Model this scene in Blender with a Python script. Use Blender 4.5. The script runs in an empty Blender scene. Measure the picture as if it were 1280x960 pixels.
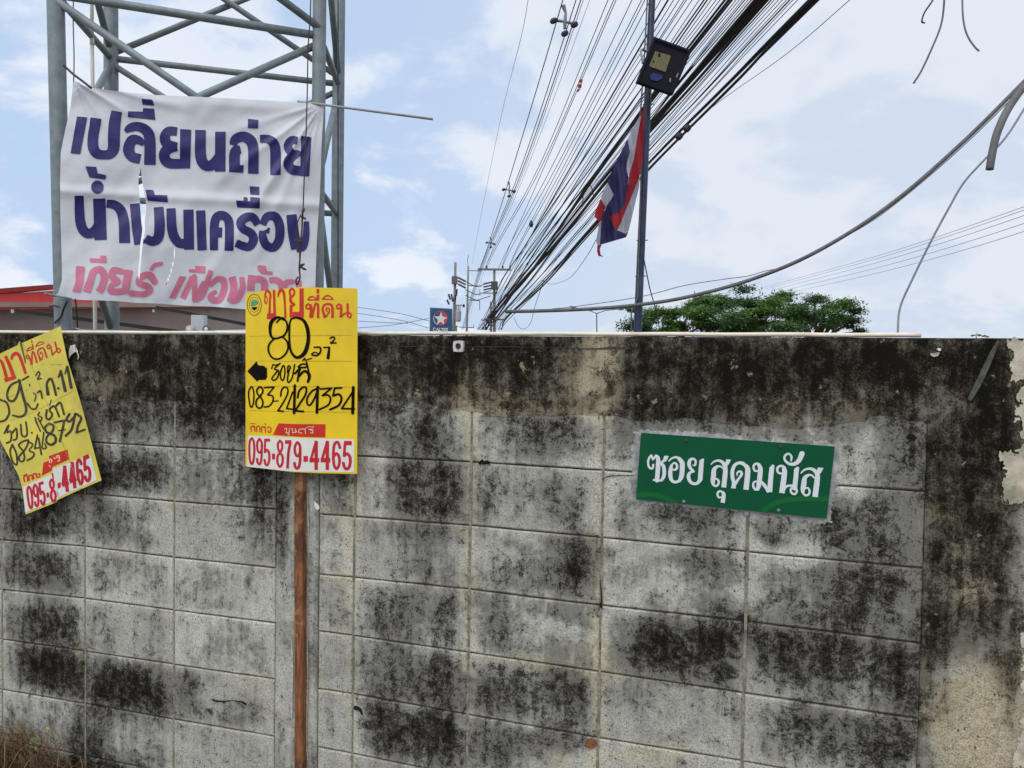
import bpy, bmesh, math, random
import numpy as np
from mathutils import Vector, Matrix, noise as mnoise

SC = bpy.context.scene
COL = SC.collection
random.seed(7)

# ------------------------------------------------------------------ camera
F, PITCH, ROLL, TH, D, H0 = 930.0, 0.0278678, 0.0157801, 0.3007547, 2.2775855, 0.0843253
EYE = Vector((0, 0, 1.6))
sp, cp = math.sin(PITCH), math.cos(PITCH)
sr, cr = math.sin(ROLL), math.cos(ROLL)
R0 = Vector((1, 0, 0)); U0 = Vector((0, sp, cp)); FW = Vector((0, cp, -sp))
RT = R0 * cr + U0 * sr
UP = -R0 * sr + U0 * cr
cam = bpy.data.objects.new('camera', bpy.data.cameras.new('camera'))
COL.objects.link(cam)
M = Matrix((RT, UP, -FW)).transposed().to_4x4(); M.translation = EYE
cam.matrix_world = M
cam.data.sensor_fit = 'HORIZONTAL'; cam.data.sensor_width = 36.0
cam.data.lens = 36.0 * F / 1280.0
cam.data.clip_start = 0.05; cam.data.clip_end = 5000
SC.camera = cam

# ------------------------------------------------------------------ world, sun, exposure
SUN_EL, SUN_AZ = math.radians(56), math.radians(205)      # azimuth clockwise from +Y (the view direction)
wd = bpy.data.worlds.new("World"); SC.world = wd; wd.use_nodes = True
wn, wl = wd.node_tree.nodes, wd.node_tree.links
for n in list(wn): wn.remove(n)
def WN(t, **k):
    n = wn.new(t)
    for a, b in k.items(): setattr(n, a, b)
    return n
wo = WN('ShaderNodeOutputWorld'); bg = WN('ShaderNodeBackground'); bg.inputs['Strength'].default_value = 0.114
sky = WN('ShaderNodeTexSky', sky_type='NISHITA', sun_disc=False, sun_elevation=SUN_EL, sun_rotation=SUN_AZ,
         air_density=1.0, dust_density=2.2, ozone_density=1.6)
tc = WN('ShaderNodeTexCoord')
sep = WN('ShaderNodeSeparateXYZ'); wl.new(tc.outputs['Generated'], sep.inputs[0])
# project the view direction on a flat cloud layer
zc = WN('ShaderNodeMath', operation='MAXIMUM'); wl.new(sep.outputs['Z'], zc.inputs[0]); zc.inputs[1].default_value = 0.0
za = WN('ShaderNodeMath', operation='ADD'); wl.new(zc.outputs[0], za.inputs[0]); za.inputs[1].default_value = 0.42
dx = WN('ShaderNodeMath', operation='DIVIDE'); wl.new(sep.outputs['X'], dx.inputs[0]); wl.new(za.outputs[0], dx.inputs[1])
dy = WN('ShaderNodeMath', operation='DIVIDE'); wl.new(sep.outputs['Y'], dy.inputs[0]); wl.new(za.outputs[0], dy.inputs[1])
cb = WN('ShaderNodeCombineXYZ'); wl.new(dx.outputs[0], cb.inputs[0]); wl.new(dy.outputs[0], cb.inputs[1]); cb.inputs[2].default_value = 3.7
n1 = WN('ShaderNodeTexNoise'); n1.inputs['Scale'].default_value = 3.6; n1.inputs['Detail'].default_value = 10; n1.inputs['Roughness'].default_value = 0.56; n1.inputs['Distortion'].default_value = 0.25
wl.new(cb.outputs[0], n1.inputs['Vector'])
n2 = WN('ShaderNodeTexNoise'); n2.inputs['Scale'].default_value = 0.45; n2.inputs['Detail'].default_value = 3
wl.new(cb.outputs[0], n2.inputs['Vector'])
# haze that thickens towards the right of the view
hz = WN('ShaderNodeMapRange', interpolation_type='SMOOTHSTEP'); wl.new(sep.outputs['X'], hz.inputs[0])
for i_, v_ in zip((1, 2, 3, 4), (-0.25, 0.30, 0.16, 1.0)): hz.inputs[i_].default_value = v_
sm = WN('ShaderNodeMath', operation='MULTIPLY_ADD'); wl.new(hz.outputs[0], sm.inputs[0]); sm.inputs[1].default_value = 0.04; wl.new(n1.outputs['Fac'], sm.inputs[2])
s2 = WN('ShaderNodeMath', operation='MULTIPLY_ADD'); wl.new(n2.outputs['Fac'], s2.inputs[0]); s2.inputs[1].default_value = 0.35; wl.new(sm.outputs[0], s2.inputs[2])
mr = WN('ShaderNodeMapRange', interpolation_type='SMOOTHSTEP'); wl.new(s2.outputs[0], mr.inputs['Value'])
mr.inputs['From Min'].default_value = 0.615; mr.inputs['From Max'].default_value = 0.75
mr.inputs['To Min'].default_value = 0.0; mr.inputs['To Max'].default_value = 0.88
n3 = WN('ShaderNodeTexNoise'); n3.inputs['Scale'].default_value = 1.6; n3.inputs['Detail'].default_value = 5
wl.new(cb.outputs[0], n3.inputs['Vector'])
cr_ = WN('ShaderNodeValToRGB'); wl.new(n3.outputs['Fac'], cr_.inputs[0])
cr_.color_ramp.elements[0].position = 0.3; cr_.color_ramp.elements[0].color = (7.0, 7.5, 8.4, 1)
cr_.color_ramp.elements[1].position = 0.7; cr_.color_ramp.elements[1].color = (8.3, 8.6, 9.1, 1)
ccol = WN('ShaderNodeMixRGB'); wl.new(hz.outputs[0], ccol.inputs[0]); wl.new(cr_.outputs[0], ccol.inputs[1]); ccol.inputs[2].default_value = (6.9, 7.3, 8.1, 1)
veil = WN('ShaderNodeMixRGB'); veil.inputs[0].default_value = 0.78
wl.new(sky.outputs[0], veil.inputs[1]); veil.inputs[2].default_value = (4.9, 6.5, 9.0, 1)
hv = WN('ShaderNodeMixRGB'); hvf = WN('ShaderNodeMath', operation='MULTIPLY'); wl.new(hz.outputs[0], hvf.inputs[0]); hvf.inputs[1].default_value = 0.85
wl.new(hvf.outputs[0], hv.inputs[0]); wl.new(veil.outputs[0], hv.inputs[1]); hv.inputs[2].default_value = (5.9, 6.5, 7.6, 1)
mx = WN('ShaderNodeMixRGB'); wl.new(mr.outputs[0], mx.inputs[0]); wl.new(hv.outputs[0], mx.inputs[1]); wl.new(ccol.outputs[0], mx.inputs[2])
wl.new(mx.outputs[0], bg.inputs[0]); wl.new(bg.outputs[0], wo.inputs[0])

sl = bpy.data.lights.new('sun', 'SUN'); sl.energy = 1.75; sl.angle = math.radians(60); sl.color = (1.0, 0.95, 0.88)
so = bpy.data.objects.new('sun', sl); COL.objects.link(so)
sd = Vector((math.sin(SUN_AZ) * math.cos(SUN_EL), math.cos(SUN_AZ) * math.cos(SUN_EL), math.sin(SUN_EL)))
so.rotation_euler = sd.to_track_quat('Z', 'Y').to_euler(); so.location = (0, -5, 20)
SC.view_settings.view_transform = 'Standard'; SC.view_settings.look = 'None'
SC.view_settings.exposure = 0.0; SC.view_settings.gamma = 1.0; SC.view_settings.use_curve_mapping = False
SC.cycles.max_bounces = 6

# ------------------------------------------------------------------ picture geometry helpers
def ray(px, py):
    return RT * ((px - 640.0) / F) + UP * ((480.0 - py) / F) + FW
def at(px, py, Y):
    d = ray(px, py); return EYE + d * (Y / d.y)
def proj(p):
    v = Vector(p) - EYE; z = v.dot(FW)
    return 640 + F * v.dot(RT) / z, 480 - F * v.dot(UP) / z
WU = Vector((math.cos(TH), -math.sin(TH), 0)); WNRM = Vector((-math.sin(TH), -math.cos(TH), 0))
WO = Vector((0, D, 0))
def PW(px, py, off=0.0):                                  # a point of the wall's face, off metres proud of it
    d = ray(px, py); n = WNRM
    t = ((WO + n * off) - EYE).dot(n) / d.dot(n)
    return EYE + d * t
def uv(px, py, off=0.0):
    p = PW(px, py, off); return (p - WO).dot(WU), p.z
def WP(u, v, off=0.0):
    p = WO + WU * u + WNRM * off; return Vector((p.x, p.y, v))

# ------------------------------------------------------------------ object helpers
def link(name, me, mat=None, parent=None):
    o = bpy.data.objects.new(name, me); COL.objects.link(o)
    if mat: me.materials.append(mat)
    if parent is not None: o.parent = parent; o.matrix_parent_inverse = parent.matrix_world.inverted()
    return o
def tag(o, label=None, cat=None, group=None, kind=None):
    if label: o['label'] = label
    if cat: o['category'] = cat
    if group: o['group'] = group
    if kind: o['kind'] = kind
    return o
def thing(name, label, cat, loc=(0, 0, 0), group=None):
    o = bpy.data.objects.new(name, None); COL.objects.link(o); o.location = loc; o.empty_display_size = 0.1
    o.matrix_world = Matrix.Translation(Vector(loc))
    return tag(o, label, cat, group)
def mesh(verts, faces, smooth=False):
    me = bpy.data.meshes.new('m'); me.from_pydata([tuple(v) for v in verts], [], faces); me.update()
    if smooth: me.polygons.foreach_set('use_smooth', [True] * len(me.polygons))
    return me
class MB:
    def __init__(s): s.v = []; s.f = []
    def add(s, vs, fs):
        b = len(s.v); s.v += [Vector(v) for v in vs]; s.f += [tuple(b + i for i in f) for f in fs]
    def box(s, c, sx, sy, sz, R=None):
        c = Vector(c); vs = []
        for x in (-1, 1):
            for y in (-1, 1):
                for z in (-1, 1):
                    p = Vector((x * sx / 2, y * sy / 2, z * sz / 2)); vs.append(c + (R @ p if R else p))
        s.add(vs, [(0, 1, 3, 2), (4, 6, 7, 5), (0, 4, 5, 1), (2, 3, 7, 6), (0, 2, 6, 4), (1, 5, 7, 3)])
    def tube(s, pts, r, n=8, caps=True):
        pts = [Vector(p) for p in pts]; m = len(pts)
        rs = list(r) if hasattr(r, '__len__') else [r] * m
        if len(rs) != m: rs = list(np.interp(np.linspace(0, 1, m), np.linspace(0, 1, len(rs)), rs))
        b = len(s.v); ref = None
        for i, p in enumerate(pts):
            t = (pts[min(i + 1, m - 1)] - pts[max(i - 1, 0)]).normalized()
            if ref is None:
                ref = Vector((0, 0, 1)) if abs(t.z) < 0.9 else Vector((1, 0, 0))
            a = (ref - t * ref.dot(t)).normalized(); ref = a; c = t.cross(a)
            for k in range(n):
                an = 2 * math.pi * k / n
                s.v.append(p + (a * math.cos(an) + c * math.sin(an)) * rs[i])
        for i in range(m - 1):
            for k in range(n):
                k2 = (k + 1) % n
                s.f.append((b + i * n + k, b + i * n + k2, b + (i + 1) * n + k2, b + (i + 1) * n + k))
        if caps:
            s.f.append(tuple(b + k for k in range(n))[::-1]); s.f.append(tuple(b + (m - 1) * n + k for k in range(n)))
    def build(s, name, mat, parent=None, smooth=False):
        me = mesh(s.v, s.f, False)
        if smooth: me.polygons.foreach_set('use_smooth', [len(p.vertices) == 4 for p in me.polygons])
        return link(name, me, mat, parent)
def catmull(pts, sub=6):
    P = [np.array(p, float) for p in pts]
    if len(P) < 3: return P
    P = [2 * P[0] - P[1]] + P + [2 * P[-1] - P[-2]]; out = []
    for i in range(1, len(P) - 2):
        for k in range(sub):
            t = k / sub; a, b, c, d = P[i - 1:i + 3]
            out.append(0.5 * ((2 * b) + (c - a) * t + (2 * a - 5 * b + 4 * c - d) * t * t + (3 * b - a - 3 * c + d) * t ** 3))
    out.append(P[-2]); return out

# ------------------------------------------------------------------ flat print: strokes and fills traced on a surface, clipped on a fine grid
class Ink:
    def __init__(s, ox, oy, k, aff=None): s.ox, s.oy, s.k, s.sh, s.aff = ox, oy, k, [], aff
    def T(s, x, y):
        if s.aff: x, y = s.aff(x, y)
        return s.ox + x / s.k, s.oy + y / s.k
    def s(s, spec, w, flat=False, smooth=True):
        q = []
        for tok in spec.split():
            a = [float(v) for v in tok.split(',')]
            x, y = s.T(a[0], a[1]); q.append((x, y, (a[2] if len(a) > 2 else w) / s.k / 2))
        if smooth: q = catmull(q, 5)
        s.sh.append(('S', [tuple(p) for p in q], flat)); return s
    def p(s, spec):
        q = [s.T(*[float(v) for v in tok.split(',')]) for tok in spec.split()]
        s.sh.append(('P', q, None)); return s
    def e(s, cx, cy, rx, ry=None, n=20):
        ry = ry or rx
        q = [s.T(cx + rx * math.cos(2 * math.pi * i / n), cy + ry * math.sin(2 * math.pi * i / n)) for i in range(n)]
        s.sh.append(('P', q, None)); return s
def sdf(shapes, X, Y, res):
    d = np.full(X.shape, 1e3); x0, y0 = X[0, 0], Y[0, 0]
    def win(ax, ay, bx, by, m):
        i0 = max(0, int((min(ay, by) - m - y0) / res)); i1 = min(X.shape[0], int((max(ay, by) + m - y0) / res) + 2)
        j0 = max(0, int((min(ax, bx) - m - x0) / res)); j1 = min(X.shape[1], int((max(ax, bx) + m - x0) / res) + 2)
        return slice(i0, max(i1, i0)), slice(j0, max(j1, j0))
    for kind, q, flat in shapes:
        if kind == 'S':
            n = len(q); mw_ = max(p[2] for p in q)
            W = win(min(p[0] for p in q), min(p[1] for p in q), max(p[0] for p in q), max(p[1] for p in q), mw_ + 2 * res + 1)
            x, y = X[W], Y[W]
            if x.size == 0: continue
            ds = np.full(x.shape, 1e3)
            for i in range(n - 1):
                (ax, ay, aw), (bx, by, bw) = q[i], q[i + 1]
                L = math.hypot(bx - ax, by - ay)
                if L < 1e-6: continue
                ux, uy = (bx - ax) / L, (by - ay) / L
                al = (x - ax) * ux + (y - ay) * uy; pe = np.abs((x - ax) * uy - (y - ay) * ux)
                t = np.clip(al / L, 0, 1); ds = np.minimum(ds, np.hypot(al - t * L, pe) - (aw + (bw - aw) * t))
            if flat:
                for (ax, ay, aw), (bx, by, bw) in ((q[0], q[min(2, n - 1)]), (q[-1], q[max(-3, -n)])):
                    L = math.hypot(bx - ax, by - ay) + 1e-9
                    al = (x - ax) * (bx - ax) / L + (y - ay) * (by - ay) / L
                    near = np.hypot(x - ax, y - ay) < aw * 1.5 + res
                    ds = np.where(near, np.maximum(ds, -al), ds)
            d[W] = np.minimum(d[W], ds)
        else:
            xs = [p[0] for p in q]; ys = [p[1] for p in q]
            w = win(min(xs), min(ys), max(xs), max(ys), 2 * res + 1); x, y = X[w], Y[w]
            if x.size == 0: continue
            dm = np.full(x.shape, 1e6); ins = np.zeros(x.shape, bool)
            for i in range(len(q)):
                ax, ay = q[i]; bx, by = q[(i + 1) % len(q)]
                L2 = (bx - ax) ** 2 + (by - ay) ** 2 + 1e-12
                t = np.clip(((x - ax) * (bx - ax) + (y - ay) * (by - ay)) / L2, 0, 1)
                dm = np.minimum(dm, np.hypot(x - ax - t * (bx - ax), y - ay - t * (by - ay)))
                c = ((ay > y) != (by > y)) & (x < (bx - ax) * (y - ay) / (by - ay + 1e-12) + ax)
                ins ^= c
            d[w] = np.minimum(d[w], np.where(ins, -dm, dm))
    return d
def sheet(name, mat, parent, shapes, P, res=0.6, off=0.0, cut=None, thick=0.0, smooth=False, clip=None, rough=0.0):
    xs, ys = [], []
    for k, q, fl in shapes:
        for p in q:
            w = p[2] if k == 'S' else 0
            xs += [p[0] - w, p[0] + w]; ys += [p[1] - w, p[1] + w]
    x0, x1, y0, y1 = min(xs) - 1, max(xs) + 1, min(ys) - 1, max(ys) + 1
    gx = np.arange(x0, x1 + res, res); gy = np.arange(y0, y1 + res, res)
    X, Y = np.meshgrid(gx, gy)
    d = sdf(shapes, X, Y, res)
    if cut: d = np.maximum(d, -sdf(cut, X, Y, res))
    if clip: d = np.maximum(d, sdf(clip, X, Y, res))
    if rough:
        for i_ in range(d.shape[0]):
            for j_ in range(d.shape[1]):
                if abs(d[i_, j_]) < 3 * rough: d[i_, j_] += rough * (1.3 * mnoise.noise(Vector((X[i_, j_] * .11, Y[i_, j_] * .11, 2))) + mnoise.noise(Vector((X[i_, j_] * .31, Y[i_, j_] * .31, 5))))
    d = np.where(np.abs(d) < 1e-4, -1e-4, d)
    ins = d < 0
    V, idx, faces = [], {}, []
    def vert(key, x, y):
        if key not in idx: idx[key] = len(V); V.append((x, y))
        return idx[key]
    anyin = ins[:-1, :-1] | ins[1:, :-1] | ins[:-1, 1:] | ins[1:, 1:]
    for i, j in zip(*np.nonzero(anyin)):
        i = int(i); j = int(j); cs = ((i, j), (i, j + 1), (i + 1, j + 1), (i + 1, j)); f = []
        for a in range(4):
            A, B = cs[a], cs[(a + 1) % 4]; ia, ib = ins[A], ins[B]
            if ia: f.append(vert(A, gx[A[1]], gy[A[0]]))
            if ia != ib:
                t = d[A] / (d[A] - d[B]); t = min(max(t, 0.02), 0.98)
                f.append(vert((min(A, B), max(A, B)), gx[A[1]] + (gx[B[1]] - gx[A[1]]) * t, gy[A[0]] + (gy[B[0]] - gy[A[0]]) * t))
        if len(f) >= 3: faces.append(tuple(f))
    if not faces: return None
    vs = [P(x, y, off) for x, y in V]
    fs = [f[::-1] for f in faces]                        # facing the viewer
    if thick:
        n = len(vs); vs += [P(x, y, off - thick) for x, y in V]
        cnt = {}
        for f in fs:
            for a in range(len(f)):
                e = (f[a], f[(a + 1) % len(f)]); cnt[e] = 1
        bf = [tuple(i + n for i in f[::-1]) for f in fs]
        for (a, b) in list(cnt):
            if (b, a) not in cnt: bf.append((b, a, a + n, b + n))
        fs = fs + bf
    return link(name, mesh(vs, fs, smooth), mat, parent)

# ------------------------------------------------------------------ materials
def newmat(name):
    m = bpy.data.materials.new(name); m.use_nodes = True
    nt = m.node_tree; b = nt.nodes['Principled BSDF']; return m, nt, b
def nd(nt, t, **k):
    n = nt.nodes.new(t)
    for a, b in k.items(): setattr(n, a, b)
    return n
def math_(nt, op, a, b, c=None):
    n = nd(nt, 'ShaderNodeMath', operation=op)
    for i, v in enumerate((a, b, c)):
        if v is None: continue
        if isinstance(v, (int, float)): n.inputs[i].default_value = v
        else: nt.links.new(v, n.inputs[i])
    return n.outputs[0]
def noise(nt, scale, det=6, rough=0.6, vec=None, dist=0.0):
    n = nd(nt, 'ShaderNodeTexNoise'); n.inputs['Scale'].default_value = scale; n.inputs['Detail'].default_value = det
    n.inputs['Roughness'].default_value = rough; n.inputs['Distortion'].default_value = dist
    if vec is not None: nt.links.new(vec, n.inputs['Vector'])
    return n.outputs['Fac']
def mapr(nt, v, a, b, c=0.0, d=1.0):
    n = nd(nt, 'ShaderNodeMapRange', interpolation_type='SMOOTHSTEP'); nt.links.new(v, n.inputs[0])
    for i, x in zip((1, 2, 3, 4), (a, b, c, d)): n.inputs[i].default_value = x
    return n.outputs[0]
def mixc(nt, f, a, b, mode='MIX'):
    n = nd(nt, 'ShaderNodeMixRGB', blend_type=mode)
    for i, v in enumerate((f, a, b)):
        if isinstance(v, (int, float)): n.inputs[i].default_value = v
        elif isinstance(v, tuple): n.inputs[i].default_value = (*v, 1) if len(v) == 3 else v
        else: nt.links.new(v, n.inputs[i])
    return n.outputs[0]
def simple(name, col, rough=0.6, var=0.12, scale=30, metal=0.0, dirt=None, dirtamt=0.0, bump=0.0, coord='Position', spec=0.5):
    m, nt, b = newmat(name)
    g = nd(nt, 'ShaderNodeNewGeometry').outputs['Position']
    n = noise(nt, scale, 5, 0.6, g)
    lo = tuple(c * (1 - var) for c in col); hi = tuple(min(1, c * (1 + var)) for c in col)
    c = mixc(nt, mapr(nt, n, 0.3, 0.7), lo, hi)
    if dirt:
        n2_ = noise(nt, scale * 0.35, 8, 0.7, g)
        c = mixc(nt, mapr(nt, n2_, 0.62 - dirtamt * 0.3, 0.72, 0, 0.85), c, dirt)
    nt.links.new(c, b.inputs['Base Color'])
    b.inputs['Roughness'].default_value = rough; b.inputs['Metallic'].default_value = metal
    b.inputs['Specular IOR Level'].default_value = spec
    if bump:
        bp = nd(nt, 'ShaderNodeBump'); bp.inputs['Strength'].default_value = bump; bp.inputs['Distance'].default_value = 0.002
        nt.links.new(noise(nt, scale * 4, 4, 0.6, g), bp.inputs['Height']); nt.links.new(bp.outputs[0], b.inputs['Normal'])
    return m
def wallmat(name, grey, warmc, kind='block'):
    m, nt, b = newmat(name)
    g = nd(nt, 'ShaderNodeNewGeometry').outputs['Position']
    def mapped(sx, sy, sz):
        mp = nd(nt, 'ShaderNodeMapping'); nt.links.new(g, mp.inputs[0]); mp.inputs['Scale'].default_value = (sx, sy, sz); return mp.outputs[0]
    att = lambda n: nd(nt, 'ShaderNodeAttribute', attribute_name=n).outputs['Fac']
    am, aw, ae = att('mould'), att('warm'), att('rim')
    sub = lambda v, k, m_=0.5: math_(nt, 'MULTIPLY', math_(nt, 'SUBTRACT', v, m_), k)
    add = lambda *v: v[0] if len(v) == 1 else math_(nt, 'ADD', v[0], add(*v[1:]))
    big = noise(nt, 6, 3, 0.55, g, 0.3)
    mid = noise(nt, 17, 6, 0.70, g, 0.5)
    flake = noise(nt, 36, 8, 0.80, g, 0.7)
    strk = noise(nt, 1.0, 5, 0.65, mapped(34, 34, 4.0), 0.2)
    fine = noise(nt, 190, 3, 0.8, g)
    grit = noise(nt, 480, 2, 0.6, g)
    pit = nd(nt, 'ShaderNodeTexVoronoi'); pit.inputs['Scale'].default_value = 1.0; nt.links.new(mapped(78, 78, 42), pit.inputs['Vector'])
    tone = nd(nt, 'ShaderNodeObjectInfo').outputs['Random']
    wf = mapr(nt, add(aw, sub(mid, 1.1), sub(big, .6), math_(nt, 'MULTIPLY', ae, 0.26)), 0.15, 0.85)
    base = mixc(nt, wf, grey, warmc)
    sh = mapr(nt, add(math_(nt, 'MULTIPLY', fine, .50), math_(nt, 'MULTIPLY', grit, .35), math_(nt, 'MULTIPLY', flake, .35)), 0.46, 0.71, 0.36, 1.36)
    base = mixc(nt, 1.0, base, sh, 'MULTIPLY')
    tn = mapr(nt, tone, 0, 1, 0.84, 1.10)
    base = mixc(nt, 1.0, base, tn, 'MULTIPLY')
    # grey film of grime, broken up in patches
    v0 = add(am, sub(big, .9), sub(mid, .8), sub(flake, 1.6), sub(strk, .6), math_(nt, 'MULTIPLY', ae, -0.13), sub(fine, 1.1), sub(grit, .5), sub(tone, .15))
    c = mixc(nt, mapr(nt, v0, 0.08, 0.42, 0, 0.76), base, (0.125, 0.120, 0.103) if kind == 'block' else (0.105, 0.092, 0.066))
    # black mould in flakes
    v = add(math_(nt, 'MULTIPLY', am, .92 if kind == 'block' else 0.98), sub(mid, .9 if kind == 'block' else 2.0), sub(flake, 2.5 if kind == 'block' else 1.5), sub(strk, .95 if kind == 'block' else 1.3), sub(fine, 1.5), sub(grit, .7), math_(nt, 'MULTIPLY', ae, -0.14))
    c = mixc(nt, mapr(nt, v, 0.38, 0.66, 0, 0.85), c, (0.026, 0.023, 0.018) if kind == 'block' else (0.034, 0.027, 0.018))
    c = mixc(nt, mapr(nt, v, 0.66, 1.02, 0, 0.92), c, (0.009, 0.008, 0.006))
    if kind != 'block':
        lich = mapr(nt, add(math_(nt, 'MULTIPLY', noise(nt, 21, 4, .6, g, .4), 1.0), sub(fine, .25)), 0.655, 0.70, 0, 0.75)
        c = mixc(nt, lich, c, (0.34, 0.30, 0.205))
    # small dark weather pits, longer than wide
    pf = math_(nt, 'MULTIPLY', mapr(nt, pit.outputs['Distance'], 0.10, 0.24, 1, 0), mapr(nt, mid, 0.50, 0.60))
    c = mixc(nt, math_(nt, 'MULTIPLY', pf, 0.8), c, (0.035, 0.03, 0.02))
    nt.links.new(c, b.inputs['Base Color'])
    b.inputs['Roughness'].default_value = 0.95; b.inputs['Specular IOR Level'].default_value = 0.03
    bp = nd(nt, 'ShaderNodeBump'); bp.inputs['Strength'].default_value = 0.8; bp.inputs['Distance'].default_value = 0.005
    hh = add(math_(nt, 'MULTIPLY', fine, 0.4), math_(nt, 'MULTIPLY', mid, 0.8), math_(nt, 'MULTIPLY', flake, 0.5), math_(nt, 'MULTIPLY', pf, -0.6))
    nt.links.new(hh, bp.inputs['Height']); nt.links.new(bp.outputs[0], b.inputs['Normal'])
    return m
M_block = wallmat('weathered_block', (0.55, 0.54, 0.475), (0.66, 0.60, 0.44))
M_rend = wallmat('weathered_render', (0.43, 0.415, 0.36), (0.54, 0.465, 0.32), 'render')
M_mortar = simple('mortar', (0.30, 0.27, 0.20), 0.95, 0.3, 60, dirt=(0.05, 0.045, 0.035), dirtamt=0.5, bump=0.4)
M_joint = simple('joint_mortar', (0.27, 0.25, 0.195), 0.95, 0.35, 70, dirt=(0.07, 0.062, 0.045), dirtamt=0.75, bump=0.5)
M_core = simple('mortar_core_dark', (0.09, 0.08, 0.062), 0.95, 0.4, 50, dirt=(0.03, 0.027, 0.02), dirtamt=0.6)
M_paint = simple('peeling_cream_paint', (0.56, 0.51, 0.40), 0.85, 0.2, 30, dirt=(0.20, 0.17, 0.12), dirtamt=0.6, bump=0.6)
M_patch = simple('grey_cement', (0.43, 0.435, 0.43), 0.9, 0.3, 45, dirt=(0.12, 0.12, 0.105), dirtamt=0.7, bump=0.8)
M_pipe = simple('cream_plastic', (0.78, 0.72, 0.58), 0.5, 0.08, 20, dirt=(0.42, 0.36, 0.25), dirtamt=0.3)
M_steel = simple('galvanised_steel', (0.215, 0.255, 0.262), 0.5, 0.16, 14, metal=0.15, dirt=(0.17, 0.17, 0.15), dirtamt=0.2, bump=0.15)
M_yel = simple('yellow_board', (0.87, 0.61, 0.010), 0.38, 0.08, 5, dirt=(0.62, 0.46, 0.04), dirtamt=0.22)
M_yel2 = simple('faded_yellow_board', (0.72, 0.61, 0.09), 0.5, 0.10, 9, dirt=(0.50, 0.42, 0.10), dirtamt=0.2)
M_red = simple('red_print', (0.62, 0.022, 0.012), 0.45, 0.12, 20)
M_red2 = simple('crimson_print', (0.56, 0.012, 0.030), 0.45, 0.10, 20)
M_white = simple('white_print', (0.80, 0.78, 0.72), 0.5, 0.04, 10)
M_cream = simple('cream_print', (0.85, 0.70, 0.42), 0.5, 0.04, 10)
M_blk = simple('black_marker', (0.009, 0.008, 0.006), 0.8, 0.3, 60, spec=.05)
M_blk2 = simple('faded_marker', (0.035, 0.030, 0.018), 0.6, 0.6, 90, dirt=(0.16, 0.14, 0.05), dirtamt=0.3)
M_hole = simple('dark_hollow', (0.02, 0.016, 0.012), 0.95, 0.5, 90, spec=.05)
M_line = simple('thin_rule', (0.30, 0.20, 0.02), 0.5, 0.1)
M_green = simple('green_sign_face', (0.001, 0.085, 0.032), 0.5, 0.05, 8, spec=.2, dirt=(0.006, 0.08, 0.035), dirtamt=0.1)
M_green2 = simple('green_swoosh', (0.008, 0.125, 0.032), 0.5, 0.05, 8, spec=.2)
M_wlet = simple('white_sign_lettering', (0.72, 0.76, 0.80), 0.4, 0.03, 10)
M_wood = simple('rusty_wood', (0.17, 0.065, 0.028), 0.85, 0.35, 35, dirt=(0.05, 0.022, 0.012), dirtamt=0.55, bump=0.6)
M_rust = simple('rust', (0.22, 0.08, 0.03), 0.9, 0.3, 80, bump=0.4)
M_iron = simple('dark_iron', (0.035, 0.03, 0.028), 0.6, 0.3, 60)
M_cab = simple('black_cable', (0.012, 0.012, 0.015), 0.55, 0.15, 10)
M_cabg = simple('grey_cable', (0.12, 0.12, 0.125), 0.6, 0.2, 20)
M_cabl = simple('pale_grey_cable', (0.22, 0.22, 0.23), 0.6, 0.15, 20)
M_post = simple('dark_blue_paint', (0.030, 0.040, 0.085), 0.4, 0.35, 12, metal=0.2, dirt=(0.09, 0.10, 0.13), dirtamt=0.2)
M_conc = simple('pole_concrete', (0.22, 0.21, 0.20), 0.9, 0.15, 2, dirt=(0.12, 0.11, 0.10), dirtamt=0.3)
M_ground = simple('dusty_ground', (0.16, 0.13, 0.095), 0.95, 0.35, 3, dirt=(0.08, 0.065, 0.045), dirtamt=0.4, bump=0.6)
M_canred = simple('red_fascia', (0.80, 0.06, 0.05), 0.5, 0.10, 0.8)
M_canred2 = simple('dark_red_fascia', (0.34, 0.022, 0.016), 0.5, 0.12, 0.8)
M_soff = simple('brown_grey_cladding', (0.33, 0.27, 0.235), 0.8, 0.14, 0.6)
M_beam = simple('dark_beam', (0.03, 0.026, 0.024), 0.7, 0.3, 1)
M_panel = simple('pale_panel', (0.45, 0.48, 0.50), 0.6, 0.06, 1)
M_blue = simple('blue_sign_face', (0.012, 0.075, 0.20), 0.4, 0.08, 2)
M_sred = simple('star_red', (0.55, 0.06, 0.05), 0.4, 0.08, 2)
M_swhite = simple('star_white', (0.70, 0.70, 0.72), 0.4, 0.05, 2)
M_string = simple('pale_thread', (0.6, 0.58, 0.52), 0.7, 0.1)
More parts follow.
